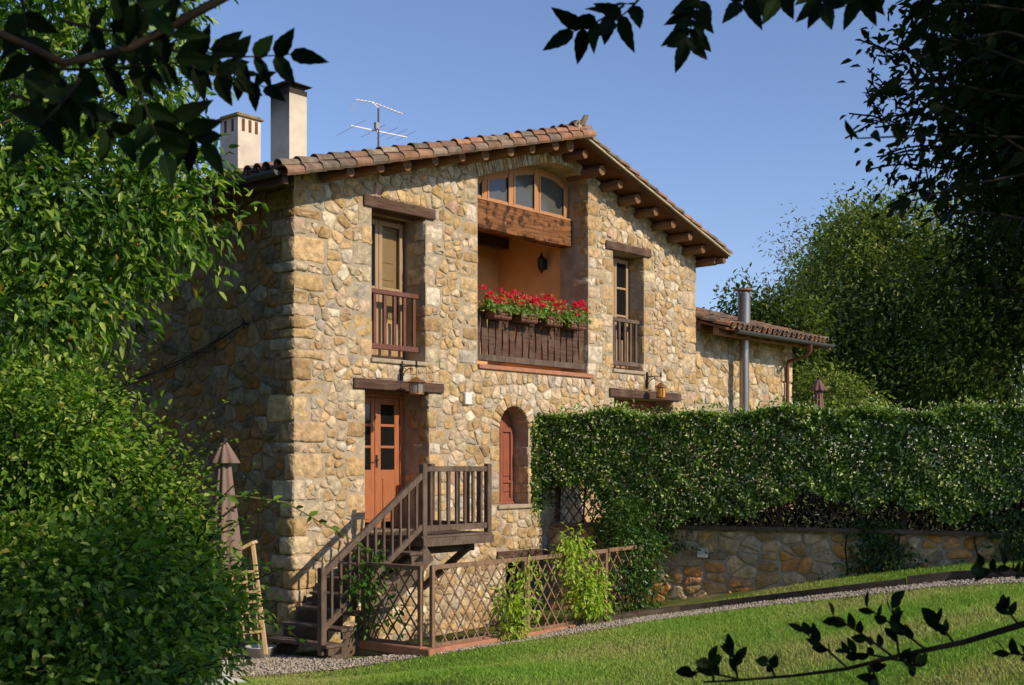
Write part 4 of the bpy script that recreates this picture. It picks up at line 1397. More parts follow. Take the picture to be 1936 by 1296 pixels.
def leafgeo(P, D, N, L, W, fold=.18, curl=.15):
    n = len(P)
    L = np.broadcast_to(np.asarray(L, float).reshape(-1, 1), (n, 1)); W = np.broadcast_to(np.asarray(W, float).reshape(-1, 1), (n, 1))
    D = norm(D); S = norm(np.cross(D, N)); N = np.cross(S, D)
    b = P
    r1 = P + D * L * .33 + S * W * .47 + N * W * fold
    r2 = P + D * L * .70 + S * W * .34 + N * (W * fold * .7 - L * curl * .45)
    t = P + D * L - N * L * curl
    l2 = P + D * L * .70 - S * W * .34 + N * (W * fold * .7 - L * curl * .45)
    l1 = P + D * L * .33 - S * W * .47 + N * W * fold
    V = np.stack([b, r1, r2, t, l2, l1], 1).reshape(-1, 3)
    i = np.arange(n)[:, None] * 6
    Fc = np.concatenate([i + np.array([[0, 1, 2, 3]]), i + np.array([[0, 3, 4, 5]])], 1).reshape(-1, 4)
    return V, Fc


def palcols(n, pal, clump=None, jit=.12, r=rng):
    pal = np.array(pal)
    a = r.random(n) if clump is None else np.clip(clump + r.normal(size=n) * .22, 0, .999)
    k = a * (len(pal) - 1)
    i = k.astype(int); f = (k - i)[:, None]
    c = pal[i] * (1 - f) + pal[np.minimum(i + 1, len(pal) - 1)] * f
    return np.clip(c * (1 + r.normal(size=(n, 1)) * jit), .004, 1)


def blob_leaves(blobs, n, L, W, pal, per=14, clump_r=.22, droop=.3, up=.55, shell=.16, inner=.15, lump=.22, out=.5, seed=1, cut=None, flat=1., odd=0.):
    r = np.random.default_rng(seed)
    B = np.array([list(b[0]) + list(b[1]) for b in blobs], float)
    wgt = np.array([b[2] if len(b) > 2 else b[1][0] * b[1][1] + b[1][0] * b[1][2] for b in blobs], float); wgt /= wgt.sum()
    nc = max(1, n // per)
    which = r.choice(len(B), nc, p=wgt)
    u = unit(nc, r)
    ph = B[which, :1]
    lum = 1 + lump * (np.sin(u[:, 0] * 4.1 + ph[:, 0] * 3) * np.sin(u[:, 1] * 3.7 + 1.3 + ph[:, 0]) + .6 * np.sin(u[:, 2] * 6.3 + ph[:, 0] * 2 + u[:, 0] * 5))
    rho = (1 - np.abs(r.normal(size=nc)) * shell)
    ins = r.random(nc) < inner
    rho[ins] = r.random(ins.sum()) ** .5
    cpos = B[which, :3] + u * B[which, 3:] * (rho * lum)[:, None]
    cu = norm(u / B[which, 3:])
    tone = r.random(nc)
    ci = np.repeat(np.arange(nc), per)
    m = len(ci)
    off = r.normal(size=(m, 3)) * clump_r * np.array([1, 1, flat])
    P = cpos[ci] + off
    D = cu[ci] * out + unit(m, r) * .75 + off / clump_r * .35
    D[:, 2] -= droop
    N = np.array([0, 0, 1.]) * up + cu[ci] * .35 + unit(m, r) * .5
    Ls = L * r.uniform(.65, 1.25, m); Ws = Ls * W
    cols = palcols(m, pal, tone[ci] * .8 + .1, r=r)
    if odd:
        od = r.random(m) < odd; cols[od] = np.array([.42, .34, .06]) * r.uniform(.5, 1.2, (od.sum(), 1))
    if cut is not None:
        k = cut(P); P, D, N, Ls, Ws, cols = P[k], D[k], N[k], Ls[k], Ws[k], cols[k]
    return P, D, N, Ls, Ws, cols


def spray_leaves(stems, step, L, W, pal, seed=2, droop=.15):
    """leaves in alternate ranks along stems (lists of points)"""
    r = np.random.default_rng(seed)
    P, D, N, Ls, cols = [], [], [], [], []
    pal = np.array(pal)
    for s in stems:
        s = [np.array(p, float) for p in s]
        side = 1
        for a, b in zip(s[:-1], s[1:]):
            d = b - a; l = np.linalg.norm(d); d = d / max(l, 1e-6)
            sd = np.cross(d, [0, 0, 1]); sd /= max(np.linalg.norm(sd), 1e-6)
            for k in range(max(1, int(l / step))):
                t = (k + r.random() * .6) * step
                side = -side
                P.append(a + d * t); D.append(d * .5 + sd * side * .8 + r.normal(size=3) * .35 - np.array([0, 0, droop]))
                N.append(np.array([0, 0, .9]) + r.normal(size=3) * .5); Ls.append(L * r.uniform(.6, 1.2))
                c = pal[r.integers(len(pal))]; cols.append(c * (1 + r.normal() * .15))
    P, D, N, Ls = map(np.array, (P, D, N, Ls))
    return P, D, N, Ls, Ls * W, np.clip(np.array(cols), .004, 1)


def leaf_object(name, sets, m, parent=None, fold=.18, curl=.15):
    P, D, N, L, W, c = [np.concatenate(x) for x in zip(*sets)]
    V, Fc = leafgeo(P, D, N, L, W, fold, curl)
    return np_mesh(name, V, Fc, m, parent, np.repeat(c, 6, axis=0), smooth=False)


def arching(p, d, length, rise=.2, n=6, r=rnd):
    p, d = V3(p), V3(d).normalized()
    out = [p]
    for k in range(1, n + 1):
        t = k / n
        out.append(p + d * (length * t) + UP * (rise * length * (t - 1.3 * t * t)) + V3((r.uniform(-1, 1), r.uniform(-1, 1), r.uniform(-1, 1))) * .03 * length)
    return out


def tree(name, base, trunk_r, top, limbs, sets, leafm, label, cat, group=None, fold=.18, curl=.15):
    t = thing(name, base, label, cat, group)
    b, tp = V3(base), V3(top)
    m = MB()
    mid = b.lerp(tp, .5) + V3((rnd.uniform(-.2, .2), rnd.uniform(-.2, .2), 0))
    m.tube([b - UP * .2, b + (mid - b) * .3, mid, tp], [trunk_r * 1.3, trunk_r, trunk_r * .8, trunk_r * .35], 10)
    for q in limbs:
        q = V3(q)
        s = b.lerp(tp, rnd.uniform(.35, .8))
        mm = s.lerp(q, .5) + UP * (q - s).length * .1
        m.tube([s, mm, q], [trunk_r * .5, trunk_r * .3, trunk_r * .08], 6)
    m.build('trunk', MT['bark'], t)
    leaf_object('crown', sets, leafm, t, fold, curl)
    return t


# flower boxes -------------------------------------------------------
GPAL = [(.07, .15, .025), (.14, .26, .045), (.25, .37, .1), (.45, .5, .28)]
RPAL = [(.80, .012, .045), (.9, .02, .07), (.7, .01, .05), (.85, .04, .2)]
for k in range(4):
    x0 = 4.17 + k * .713; x1 = x0 + .44
    lab = ['leftmost flower box of red geraniums on the balcony rail', 'second flower box of red geraniums from the left jamb of the balcony',
           'third flower box of red geraniums from the left jamb of the balcony', 'flower box of red geraniums nearest the right pillar of the balcony'][k]
    fb = thing('flower_box', (x0 + .22, -.1, 2.47), lab, 'flower box', 'flower boxes along the balcony rail')
    m = MB(); m.box((x0, -.21, 2.47), (x1, .02, 2.64))
    for q in range(3): m.box((x0 - .006, -.226, 2.485 + q * .052), (x1 + .006, -.211, 2.528 + q * .052))
    m.build('box', MT['railwood'], fb, bevel=.004)
    r = np.random.default_rng(100 + k)
    n = 650
    P = np.stack([r.uniform(x0 - .14, x1 + .14, n), r.normal(-.1, .09, n), 2.63 + np.abs(r.normal(0, .12, n))], 1)
    P[:, 2] -= np.clip(np.abs(P[:, 1] + .1) - .08, 0, 1) * .9
    D = unit(n, r); D[:, 2] += .1; D[:, 1] -= .3
    N = unit(n, r) * .5 + [0, -.5, .7]
    Ls = r.uniform(.045, .08, n)
    leaf_object('foliage', [(P, D, N, Ls, Ls * .75, palcols(n, GPAL, r=r))], MT['brambleleaf'], fb)
    nc = 16
    cx_ = r.uniform(x0 - .16, x1 + .16, nc); cy_ = r.normal(-.12, .08, nc); cz_ = 2.75 + r.random(nc) * .25
    per = 16
    P = np.repeat(np.stack([cx_, cy_, cz_], 1), per, 0) + unit(nc * per, r) * .045 * r.random((nc * per, 1)) ** .4 * [1.2, 1.2, .8]
    cc = np.repeat(np.stack([cx_, cy_, cz_], 1), per, 0)
    D = norm(P - cc) + unit(nc * per, r) * .6; N = norm(P - cc) + unit(nc * per, r) * .4 + [0, -.3, .3]
    Ls = np.full(nc * per, .046)
    leaf_object('blossoms', [(P, D, N, Ls, Ls * .95, palcols(nc * per, RPAL, r=r))], MT['petal'], fb)

# hedge ----------------------------------------------------------------
HPAL = [(.06, .13, .02), (.15, .27, .04), (.30, .45, .08), (.52, .62, .18)]
r = np.random.default_rng(55)
n = 120000
t_ = r.uniform(-.1, 12.6, n)


def hbot(t):
    return -.66 + .13 * np.sin(t * 1.5 + .6) + .10 * np.sin(t * 4.1 + 1) + .06 * np.sin(t * 9.7) + .24 * np.exp(-((t - .75) / .55) ** 2) - .30 * np.exp(-((t - 1.9) / .6) ** 2) - .25 * np.exp(-((t - 3.3) / .5) ** 2)


def htop(t): return .80 + .035 * np.sin(t * 1.7) + .04 * np.sin(t * 4.3 + 2) - .05 * np.exp(-((t) / .3) ** 2)


face = r.random(n)
hz = hbot(t_) + (htop(t_) - hbot(t_)) * r.random(n)
bul = .36 + .03 * np.sin(t_ * 3.1 - hz * 2) + .03 * np.sin(t_ * 9) * np.sin(hz * 8) + .03 * (hz + .2)
hoff = bul - np.abs(r.normal(0, .09, n))
inn = (face > .05) & (face < .3)
hoff[inn] = r.uniform(-.5, .35, inn.sum()); hz[inn & (hz < -.6)] += .1
tp = face > .72
hz[tp] = htop(t_[tp]) + .06 - np.abs(r.normal(0, .07, tp.sum())) + (r.random(tp.sum()) < .05) * r.random(tp.sum()) * .2
hoff[tp] = r.uniform(-.55, .42, tp.sum())
endm = face < .05
t_[endm] = -.12 + np.abs(r.normal(0, .08, endm.sum())); hoff[endm] = r.uniform(-.5, .45, endm.sum())
WDn, WNn = np.array(WD), np.array(WN)
P = np.array([J.x, J.y, 0]) + t_[:, None] * WDn + hoff[:, None] * WNn; P[:, 2] = hz
outv = np.where(tp[:, None], [0, 0, 1.], WNn)
D = outv * .5 + unit(n, r) * .8; D[:, 2] -= .25
N = outv * .6 + unit(n, r) * .55 + [0, 0, .45]
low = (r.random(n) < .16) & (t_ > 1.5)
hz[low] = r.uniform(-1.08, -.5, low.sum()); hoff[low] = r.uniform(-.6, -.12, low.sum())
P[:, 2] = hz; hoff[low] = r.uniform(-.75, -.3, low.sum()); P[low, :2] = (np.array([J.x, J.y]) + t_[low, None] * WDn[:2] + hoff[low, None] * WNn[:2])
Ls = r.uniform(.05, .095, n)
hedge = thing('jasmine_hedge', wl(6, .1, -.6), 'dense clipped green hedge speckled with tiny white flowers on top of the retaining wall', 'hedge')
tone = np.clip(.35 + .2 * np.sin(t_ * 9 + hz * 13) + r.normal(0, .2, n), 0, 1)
hc = palcols(n, HPAL, tone, r=r); hc[low] = palcols(low.sum(), [(.012, .03, .008), (.03, .06, .014)], r=r)  # low leaves coloured near-black, painting in the shade behind the lattice
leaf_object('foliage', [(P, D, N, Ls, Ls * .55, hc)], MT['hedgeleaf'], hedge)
m = MB()
for q in range(26):      # woody stems inside
    t0 = q * .48 + .2; m.tube([wl(t0, .0, -1.1), wl(t0 + .1, .1, -.3), wl(t0 - .1, -.05, .6)], .018, 5)
m.build('stems', MT['twig'], hedge)
nf = 13000
k = r.choice(n, nf)
P2 = P[k] + outv[k] * r.uniform(.0, .06, (nf, 1)) + r.normal(0, .03, (nf, 3))
sel = np.ones(nf, bool)
per = 3
cl = np.repeat(np.arange(nf), per)
FP = P2[cl]
D2 = unit(len(cl), r); N2 = outv[k][cl] + unit(len(cl), r) * .5
Lf = r.uniform(.02, .036, len(cl))
o = leaf_object('blossoms', [(FP, D2, N2, Lf, Lf * .8, palcols(len(cl), [(.74, .72, .5), (.86, .84, .7)], r=r))], MT['petal'], hedge)
tag(o, kind='stuff')


VPAL = [(.016, .05, .010), (.03, .085, .014), (.06, .14, .022), (.12, .22, .04)]  # greens darkened to carry the hedge's shade on the vines


def curtain(name, t0, t1, z0, z1, n, seed, label, cat, off=.25, pal=VPAL, L=.07):
    r = np.random.default_rng(seed)
    tt = r.normal((t0 + t1) / 2, (t1 - t0) / 3.4, n); zz = r.uniform(z0, z1, n)
    tt = (tt - (t0 + t1) / 2) * (.75 + .25 * np.sin(zz * 5 + seed)) + (t0 + t1) / 2 + .1 * np.sin(zz * 3)
    P = np.array([J.x, J.y, 0]) + tt[:, None] * WDn + (off * r.uniform(.3, 1, n) * (1 + .3 * np.sin(zz * 6 + tt * 5)))[:, None] * WNn; P[:, 2] = zz
    D = WNn * .4 + unit(n, r) * .7; D[:, 2] -= .5
    N = WNn * .7 + unit(n, r) * .5 + [0, 0, .4]
    Ls = L * r.uniform(.6, 1.2, n)
    t = thing(name, wl((t0 + t1) / 2, .1, z0), label, cat)
    leaf_object('foliage', [(P, D, N, Ls, Ls * .6, palcols(n, pal, r=r))], MT['hedgeleaf'], t)
    m = MB()
    for q in range(4): m.tube([wl(t0 + (t1 - t0) * (q + .5) / 4, .04, z0), wl(t0 + (t1 - t0) * (q + .3) / 4, .05, (z0 + z1) / 2), wl(t0 + (t1 - t0) * (q + .5) / 4, .05, z1)], .012, 5)
    m.build('stems', MT['twig'], t)


curtain('hanging_vine', .75, 2.5, -1.5, -.4, 3600, 3, 'broad dark green vine cascading from the hedge over the retaining wall to the trellis end', 'vine', .3)
curtain('hanging_vine', 5.2, 6.3, -1.9, -.9, 1500, 4, 'thin dark ivy streak down the shaded retaining wall', 'vine', .12)
curtain('hanging_vine', 7.1, 9.3, -1.75, -.7, 2600, 5, 'wide dark ivy patch low on the far right of the retaining wall', 'vine', .2)
# vine mass standing on the trellis end (in front of the wall)
r = np.random.default_rng(77)
vt = thing('climbing_vine', (5.5, -2.7, -2.4), 'dark green climbing vine covering the end of the trellis at the lawn edge', 'vine')
leaf_object('foliage', [blob_leaves([((4.6, -2.68, -1.95), (.5, .26, .5)), ((5.05, -2.5, -1.4), (.42, .3, .5)), ((5.5, -2.0, -.95), (.4, .3, .35))], 4600, .07, .6, VPAL, clump_r=.12, droop=.4, seed=41)], MT['hedgeleaf'], vt)
m = MB()
for q in range(4): m.tube([(4.45 + q * .2, -2.66, -2.5), (4.7 + q * .18, -2.62, -1.7), (5.6 + q * .15, -2.4, -.8)], .012, 5)
m.build('stems', MT['twig'], vt)

# yellow-green shrubs on the trellis
YPAL = [(.18, .32, .02), (.32, .48, .04), (.46, .58, .08), (.55, .62, .2)]


def shrub(name, base, blobs, n, L, pal, seed, label, leafm='brambleleaf', **kw):
    t = thing(name, base, label, 'shrub')
    leaf_object('foliage', [blob_leaves(blobs, n, L, .5, pal, seed=seed, **kw)], MT[leafm], t)
    m = MB()
    b = V3(base)
    for q in blobs:
        for k in range(3):
            c = V3(q[0]) + V3((rnd.uniform(-.1, .1), rnd.uniform(-.1, .1), rnd.uniform(0, .2)))
            m.tube([b + V3((rnd.uniform(-.05, .05), rnd.uniform(-.05, .05), -.05)), b.lerp(c, .5) + V3((rnd.uniform(-.06, .06), 0, 0)), c], .009, 5)
    m.build('stems', MT['stem'], t)


shrub('yellow_shrub', (1.65, -2.85, -2.5), [((1.62, -2.85, -1.97), (.25, .16, .2)), ((1.86, -2.8, -1.58), (.17, .12, .10)), ((1.4, -2.85, -1.87), (.12, .12, .11)), ((1.55, -2.95, -2.30), (.18, .12, .08))], 620, .085, YPAL, 61,
      'small yellow-green leafy shrub at the middle post of the trellis', clump_r=.09, droop=.5, per=9, lump=.3)
shrub('yellow_shrub', (3.35, -2.85, -2.45), [((3.3, -2.85, -1.85), (.32, .2, .27)), ((2.9, -2.8, -1.5), (.22, .15, .10)), ((2.98, -2.8, -1.2), (.22, .16, .12)), ((3.4, -2.85, -2.13), (.24, .16, .15))], 1250, .085, YPAL, 62,
      'larger bright yellow-green shrub spilling over the trellis top rail', clump_r=.1, droop=.5, per=9, lump=.3)
shrub('stair_vine', (.0, -1.5, -2.5), [((-.02, -1.55, -2.0), (.12, .16, .3)), ((-.03, -1.5, -1.62), (.2, .14, .16)), ((.02, -1.6, -1.3), (.2, .2, .14)), ((.02, -1.9, -1.95), (.08, .25, .3))], 300, .095, [(.04, .12, .02), (.08, .2, .03), (.13, .28, .04)], 63,
      'bright green climbing plant on the dark trellis beside the stairs', clump_r=.09, droop=.6, per=7)

# ------------------------------------------------------------------ parasols


def parasol(label, base, ztop, zbot, rmax, cm, seed, group='closed garden parasols'):
    b = V3(base)
    r_ = random.Random(seed)
    t = thing('parasol', b, label, 'parasol', group)
    h = ztop - zbot
    k0 = zbot - b.z

    def wav(k, n, z): return 1 + .32 * (abs(((k * 8 / n) % 1) - .5) * 2 - .5) + .05 * math.sin(k * 1.7 + z * 4)
    m = MB()
    prof = [(.035, ztop - b.z - .05), (.06, k0 + h * .88), (.085, k0 + h * .72), (rmax * .8, k0 + h * .45), (rmax, k0 + h * .15), (rmax * .93, k0 + .02), (rmax * .9, k0), (rmax * .7, k0 + .03)]
    m.lathe(b, prof, 48, wav=wav, smooth=True)
    m.lathe(b, [(.03, ztop - b.z), (.06, ztop - b.z - .05), (rmax * .95, ztop - b.z - .23), (rmax * .9, ztop - b.z - .24), (.06, ztop - b.z - .15)], 48, wav=lambda k, n, z: 1 + .3 * (abs(((k * 8 / n) % 1) - .5) * 2 - .5), smooth=True)
    m.build('canopy', MT[cm], t)
    m = MB(); m.tube([b, b + UP * (ztop - b.z + .04)], .021, 10); m.tube([b + UP * (ztop - b.z), b + UP * (ztop - b.z + .05)], .04, 10); m.build('pole', MT['iron'], t)
    m = MB(); m.lathe(b, [(0, .0), (.26, .0), (.26, .05), (.06, .08), (.035, .3), (.0, .3)], 20); m.build('base', MT['lgrey'], t)


p = at(424, 1278, 14.0); p.z = gz(p.x, p.y)
parasol('closed taupe parasol standing between the bramble bush and the house corner', p, .24, -1.22, .165, 'canvas', 1)
p = at(1548, 900, 26.0)
parasol('closed rose-brown parasol sticking up behind the flowering hedge', (p.x, p.y, -1.1), 1.76, .2, .17, 'canvas2', 2)

# pale wooden lattice easel by the corner
t = thing('lattice_planter', ground_at(465, 1240), 'bare pine lattice stand with a sloping top leaning beside the parasol', 'garden stand')
dd = 15.6
m = MB()
m.bar(at(478, 1030, dd), at(503, 1238, dd), .05, .05); m.bar(at(418, 1046, dd), at(432, 1240, dd), .05, .05)
m.build('leg', MT['pine'], t, bevel=.005)
m = MB(); m.bar(at(410, 1062, dd), at(482, 1025, dd), .3, .04, up=(0, 0, 1)); m.build('top_board', MT['pine'], t, bevel=.005)
m = MB()
for k in range(7): m.bar(at(420 + k, 1086 + k * 19, dd - .02), at(484 + k * 2.4, 1080 + k * 19, dd - .02), .02, .03)
for k in range(5): m.bar(at(426 + k * 13, 1084, dd), at(434 + k * 14, 1210, dd), .018, .018)
m.build('slats', MT['pine'], t)
p = ground_at(492, 1246)
t = thing('plant_pot', p, 'dark round pot at the foot of the pine stand', 'pot')
m = MB(); m.lathe(p, [(0, 0), (.15, 0), (.2, .16), (.22, .17), (.2, .18), (.17, .1), (0, .09)], 18); m.build('pot', MT['lgrey'], t)

# ------------------------------------------------------------------ cable and insulator on the side wall, antenna
t = thing('wall_cable', (-.05, 1.05, 2.1), 'black insulator with sagging cables running left along the shaded side wall', 'cable')
m = MB(); m.tube([(0, 1.05, 2.1), (-.12, 1.05, 2.1)], .022, 8)
for k in range(7): m.tube([(-.1, 1.05, 2.1), (-.1 + .03 * math.cos(k), 1.05 + .09 * math.cos(k * .9), 2.1 + .09 * math.sin(k * .9))], .008, 5)
m.build('insulator', MT['iron'], t)
m = MB()
for k, (zz, sg) in enumerate(((1.30, .1), (1.33, .16))):
    m.tube([(-.09, 1.05 + (4.6 - 1.05) * q / 8, 2.1 + (zz - 2.1) * q / 8 - sg * math.sin(math.pi * q / 8)) for q in range(9)] + [(-.06, 8, .9 + .1 * k)], .011, 6)
m.tube([(-.07, 1.9, 1.72), (-.07, 2.6, 1.75), (-.06, 3.4, 1.95), (-.06, 4.2, 2.3)], .007, 5)
m.build('cable', MT['iron'], t)

ab = V3((3.56, 1.98, uz(3.56) + .05))
t = thing('tv_antenna', ab, 'thin metal television antenna on a mast above the left roof slope', 'antenna')
m = MB(); m.tube([ab, (ab.x, ab.y, 6.30)], .017, 8); m.build('mast', MT['gutter'], t)
bd = V3((.93, -.36, 0)).normalized(); ed = V3((.3, .95, 0)).normalized()
m = MB()
c0 = V3((ab.x, ab.y, 5.88))
m.bar(c0 - bd * .52 + UP * .04, c0 + bd * .55 - UP * .03, .018, .018)
m.box(tuple(c0 + V3((-.11, -.06, .02))), tuple(c0 + V3((-.03, 0, .14))))
for s_, hl in ((-.52, .62), (-.1, .5), (.17, .44), (.36, .42), (.54, .40)): m.tube([c0 + bd * s_ - ed * hl, c0 + bd * s_ + ed * hl], .0035, 5)
m.build('lower_array', MT['alu'], t)
m = MB()
c1 = V3((ab.x, ab.y, 6.30))
m.bar(c1 - bd * .44 + UP * .09, c1 - bd * .12 + UP * .09, .013, .013); m.bar(c1 - bd * .13 + UP * .09, c1, .015, .015); m.bar(c1 - bd * .12 + UP * .09, c1 + bd * .46 - UP * .04, .012, .012)
for k in range(13):
    q = c1 + bd * (-.42 + k * .07) + UP * (.09 - max(0, k - 4) * .016)
    m.tube([q - ed * .07, q + ed * .07], .004, 4)
for k in range(6): m.tube([c1 - bd * .46 + ed * (-.15 + k * .06) + UP * .06, c1 - bd * .46 + ed * (-.15 + k * .06) - UP * .12], .003, 4)
m.build('upper_array', MT['alu'], t)

# ------------------------------------------------------------------ gravel strip, sleepers, lawn
UPX = [(440, 1238), (520, 1240), (640, 1250), (700, 1246), (800, 1233), (860, 1221), (1000, 1199), (1240, 1165), (1420, 1142), (1660, 1114), (1800, 1099), (1980, 1091)]
LPX = [(440, 1284), (520, 1278), (640, 1268), (720, 1256), (800, 1244), (900, 1229), (1060, 1204), (1240, 1175), (1430, 1150), (1600, 1132), (1760, 1113), (1980, 1101)]
us = np.arange(440, 1981, 20)
uv = np.interp(us, [p[0] for p in UPX], [p[1] for p in UPX]); lv = np.interp(us, [p[0] for p in LPX], [p[1] for p in LPX])
UW = np.array([ground_at(a, b) for a, b in zip(us, uv)]); LWd = np.array([ground_at(a, b) for a, b in zip(us, lv)])
m = MB()
nseg = len(us)
vs = []
for i in range(nseg):
    for k in range(5):
        q = UW[i] + (LWd[i] - UW[i]) * k / 4
        vs.append((q[0], q[1], gz(q[0], q[1]) + .012))
fs = [(i * 5 + k, i * 5 + k + 1, i * 5 + 6 + k, i * 5 + 5 + k) for i in range(nseg - 1) for k in range(4)]
m.add(vs, fs)
MT['grit'] = mat('grit', (.34, .29, .24), .95, .4, 40, .01, 60)
o = m.build('gravel_path', MT['grit']); tag(o, kind='structure')
r = np.random.default_rng(91)
npb = 9000
seg = np.linalg.norm(LWd - UW, axis=1)[:-1] * np.linalg.norm(np.diff((UW + LWd) / 2, axis=0), axis=1)
ii = r.choice(nseg - 1, npb, p=seg / seg.sum()); a = r.random((npb, 1)); b = r.random((npb, 1))
PP = (UW[ii] * (1 - a) + UW[ii + 1] * a) * (1 - b) + (LWd[ii] * (1 - a) + LWd[ii + 1] * a) * b
PP[:, 2] = gz(PP[:, 0], PP[:, 1]) + .012
oct_ = np.array([(1, 0, 0), (.3, .95, 0), (-.8, .6, 0), (-.8, -.6, 0), (.3, -.95, 0), (0, 0, .8), (0, 0, -.3)])
of = np.array([(0, 1, 5), (1, 2, 5), (2, 3, 5), (3, 4, 5), (4, 0, 5), (1, 0, 6), (2, 1, 6), (3, 2, 6), (4, 3, 6), (0, 4, 6)])
sc = r.uniform(.010, .026, (npb, 1, 1)); an = r.random(npb) * 6.28
rot = np.stack([np.stack([np.cos(an), -np.sin(an), 0 * an], 1), np.stack([np.sin(an), np.cos(an), 0 * an], 1), np.stack([0 * an, 0 * an, 1 + 0 * an], 1)], 1)
VV = (oct_[None] * r.uniform(.75, 1.25, (npb, 7, 1))) @ rot.transpose(0, 2, 1) * sc + PP[:, None] + np.array([0, 0, .008])
gc = np.array([(.44, .38, .31), (.56, .51, .44), (.33, .29, .25), (.48, .40, .30)])[r.integers(0, 4, npb)] * r.uniform(.8, 1.15, (npb, 1))
o = np_mesh('gravel', VV.reshape(-1, 3), (of[None] + (np.arange(npb) * 7)[:, None, None]).reshape(-1, 3), MT['pebble'], None, np.repeat(gc, 7, 0)); tag(o, kind='stuff')

# sleepers along the upper edge of the gravel
cum = [0.]
k0 = int(np.argmin(abs(us - 860)))
cur = UW[k0:].copy()
dl = np.concatenate([[0], np.cumsum(np.linalg.norm(np.diff(cur[:, :2], axis=0), axis=1))])


def alongU(s):
    x, y = np.interp(s, dl, cur[:, 0]), np.interp(s, dl, cur[:, 1])
    return V3((x, y, gz(x, y)))


n_sl = 5
sl_lab = ['lowest weathered timber sleeper at the start of the gravel strip by the trellis', 'second weathered timber sleeper up the gravel strip below the climbing vine', 'middle weathered timber sleeper of the gravel edge below the grey cover plate',
          'fourth weathered timber sleeper, the last before the raised paler one', 'paler raised timber sleeper at the top right end of the gravel strip']
Ls_ = dl[-1] / n_sl
for k in range(n_sl):
    a, b = k * Ls_ + .01, (k + 1) * Ls_ - .01
    m = MB()
    hgt = .11 + (.03 if k == 4 else 0)
    n4 = 6
    for q in range(n4):
        pa, pb = alongU(a + (b - a) * q / n4), alongU(a + (b - a) * (q + 1) / n4)
        d = (pb - pa); d.z = 0; d.normalize(); s_ = V3((-d.y, d.x, 0)) * .06
        m.hexa([pa - s_ - UP * .1, pb - s_ - UP * .1, pb + s_ - UP * .1, pa + s_ - UP * .1, pa - s_ + UP * hgt, pb - s_ + UP * hgt, pb + s_ + UP * hgt, pa + s_ + UP * hgt])
    o = m.build('timber_sleeper', MT['sleeper']); tag(o, sl_lab[k], 'timber edging', 'timber sleepers edging the gravel')

# grass blades
def project(P):
    d = (P[:, 0] - C.x) * F.x + (P[:, 1] - C.y) * F.y
    rr = (P[:, 0] - C.x) * R.x + (P[:, 1] - C.y) * R.y
    return CX + FPX * rr / d, HY - FPX * P[:, 2] / d, d


def blades(n, seed, dlo, dhi):
    r = np.random.default_rng(seed)
    d = r.uniform(dlo, dhi, n); rr = r.uniform(-.30, .50, n) * d
    P = np.stack([C.x + F.x * d + R.x * rr, C.y + F.y * d + R.y * rr, np.zeros(n)], 1)
    P[:, 2] = gz(P[:, 0], P[:, 1])
    u, v, _ = project(P)
    up_, lo_ = np.interp(u, us, uv), np.interp(u, us, lv)
    ok = (v > lo_ - .5) & (v < 1345)
    wd_ = (P[:, 0] - J.x) * WN.x + (P[:, 1] - J.y) * WN.y
    ok2 = (v < up_ - 5) & (wd_ > .03) & (P[:, 1] < -2.8) & (u > 830)
    return P[ok | ok2]


P = np.concatenate([blades(330000, 5, 7.5, 20.5)])
n = len(P)
r = np.random.default_rng(6)
hgt = r.uniform(.02, .048, n); an = r.random(n) * 6.283; lean = r.normal(0, .55, (n, 2)) * hgt[:, None]
wv = np.stack([np.cos(an), np.sin(an), 0 * an], 1) * r.uniform(.0035, .006, (n, 1))
tip = P + np.stack([lean[:, 0], lean[:, 1], hgt], 1)
VV = np.stack([P - wv, P + wv, tip], 1).reshape(-1, 3)
dry = np.clip(.45 + .34 * np.sin(P[:, 0] * 1.3 + 2 * np.sin(P[:, 1] * .7)) + .25 * np.sin(P[:, 1] * 2.1 + P[:, 0] * .8) + r.normal(0, .25, n), 0, 1)
gcol = np.array([(.21, .40, .055), (.33, .48, .09), (.50, .48, .2)])
kk = dry * 1.999; i0 = kk.astype(int); fr = (kk - i0)[:, None]
cols = (gcol[i0] * (1 - fr) + gcol[np.minimum(i0 + 1, 2)] * fr) * r.uniform(.7, 1.25, (n, 1))
bare = dry > .82
keep_ = ~(bare & (r.random(n) < .45))
_k3 = np.repeat(keep_, 3); VV = VV[_k3]; cols = cols[keep_]; n = len(cols)
o = np_mesh('lawn_grass', VV, np.arange(n * 3).reshape(-1, 3), MT['grassblade'], None, np.repeat(cols, 3, 0)); tag(o, kind='stuff')
q_ = blades(9000, 15, 8, 20)[:170]
r = np.random.default_rng(16)
q_[:, 2] += .035
dn_ = unit(len(q_), r) * [1, 1, .3]
o = leaf_object('fallen_leaves', [(q_, dn_, unit(len(q_), r) * .5 + [0, 0, 1], r.uniform(.04, .08, len(q_)), r.uniform(.02, .04, len(q_)), palcols(len(q_), [(.16, .09, .035), (.32, .2, .07), (.42, .33, .13)], r=r))], MT['brambleleaf'])
tag(o, kind='stuff')

# ------------------------------------------------------------------ cherry tree and brambles on the left
CPAL = [(.03, .07, .016), (.05, .125, .02), (.10, .21, .028), (.19, .32, .045), (.42, .55, .11)]


def pxblob(u, v, d, ru, rv, rd):
    """ellipsoid whose centre is seen at (u, v), half sizes ru, rv pixels, depth half size rd metres"""
    p = at(u, v, d)
    s = d / FPX
    return (tuple(p), (max(ru * s, .1), max(rd, .1), rv * s))


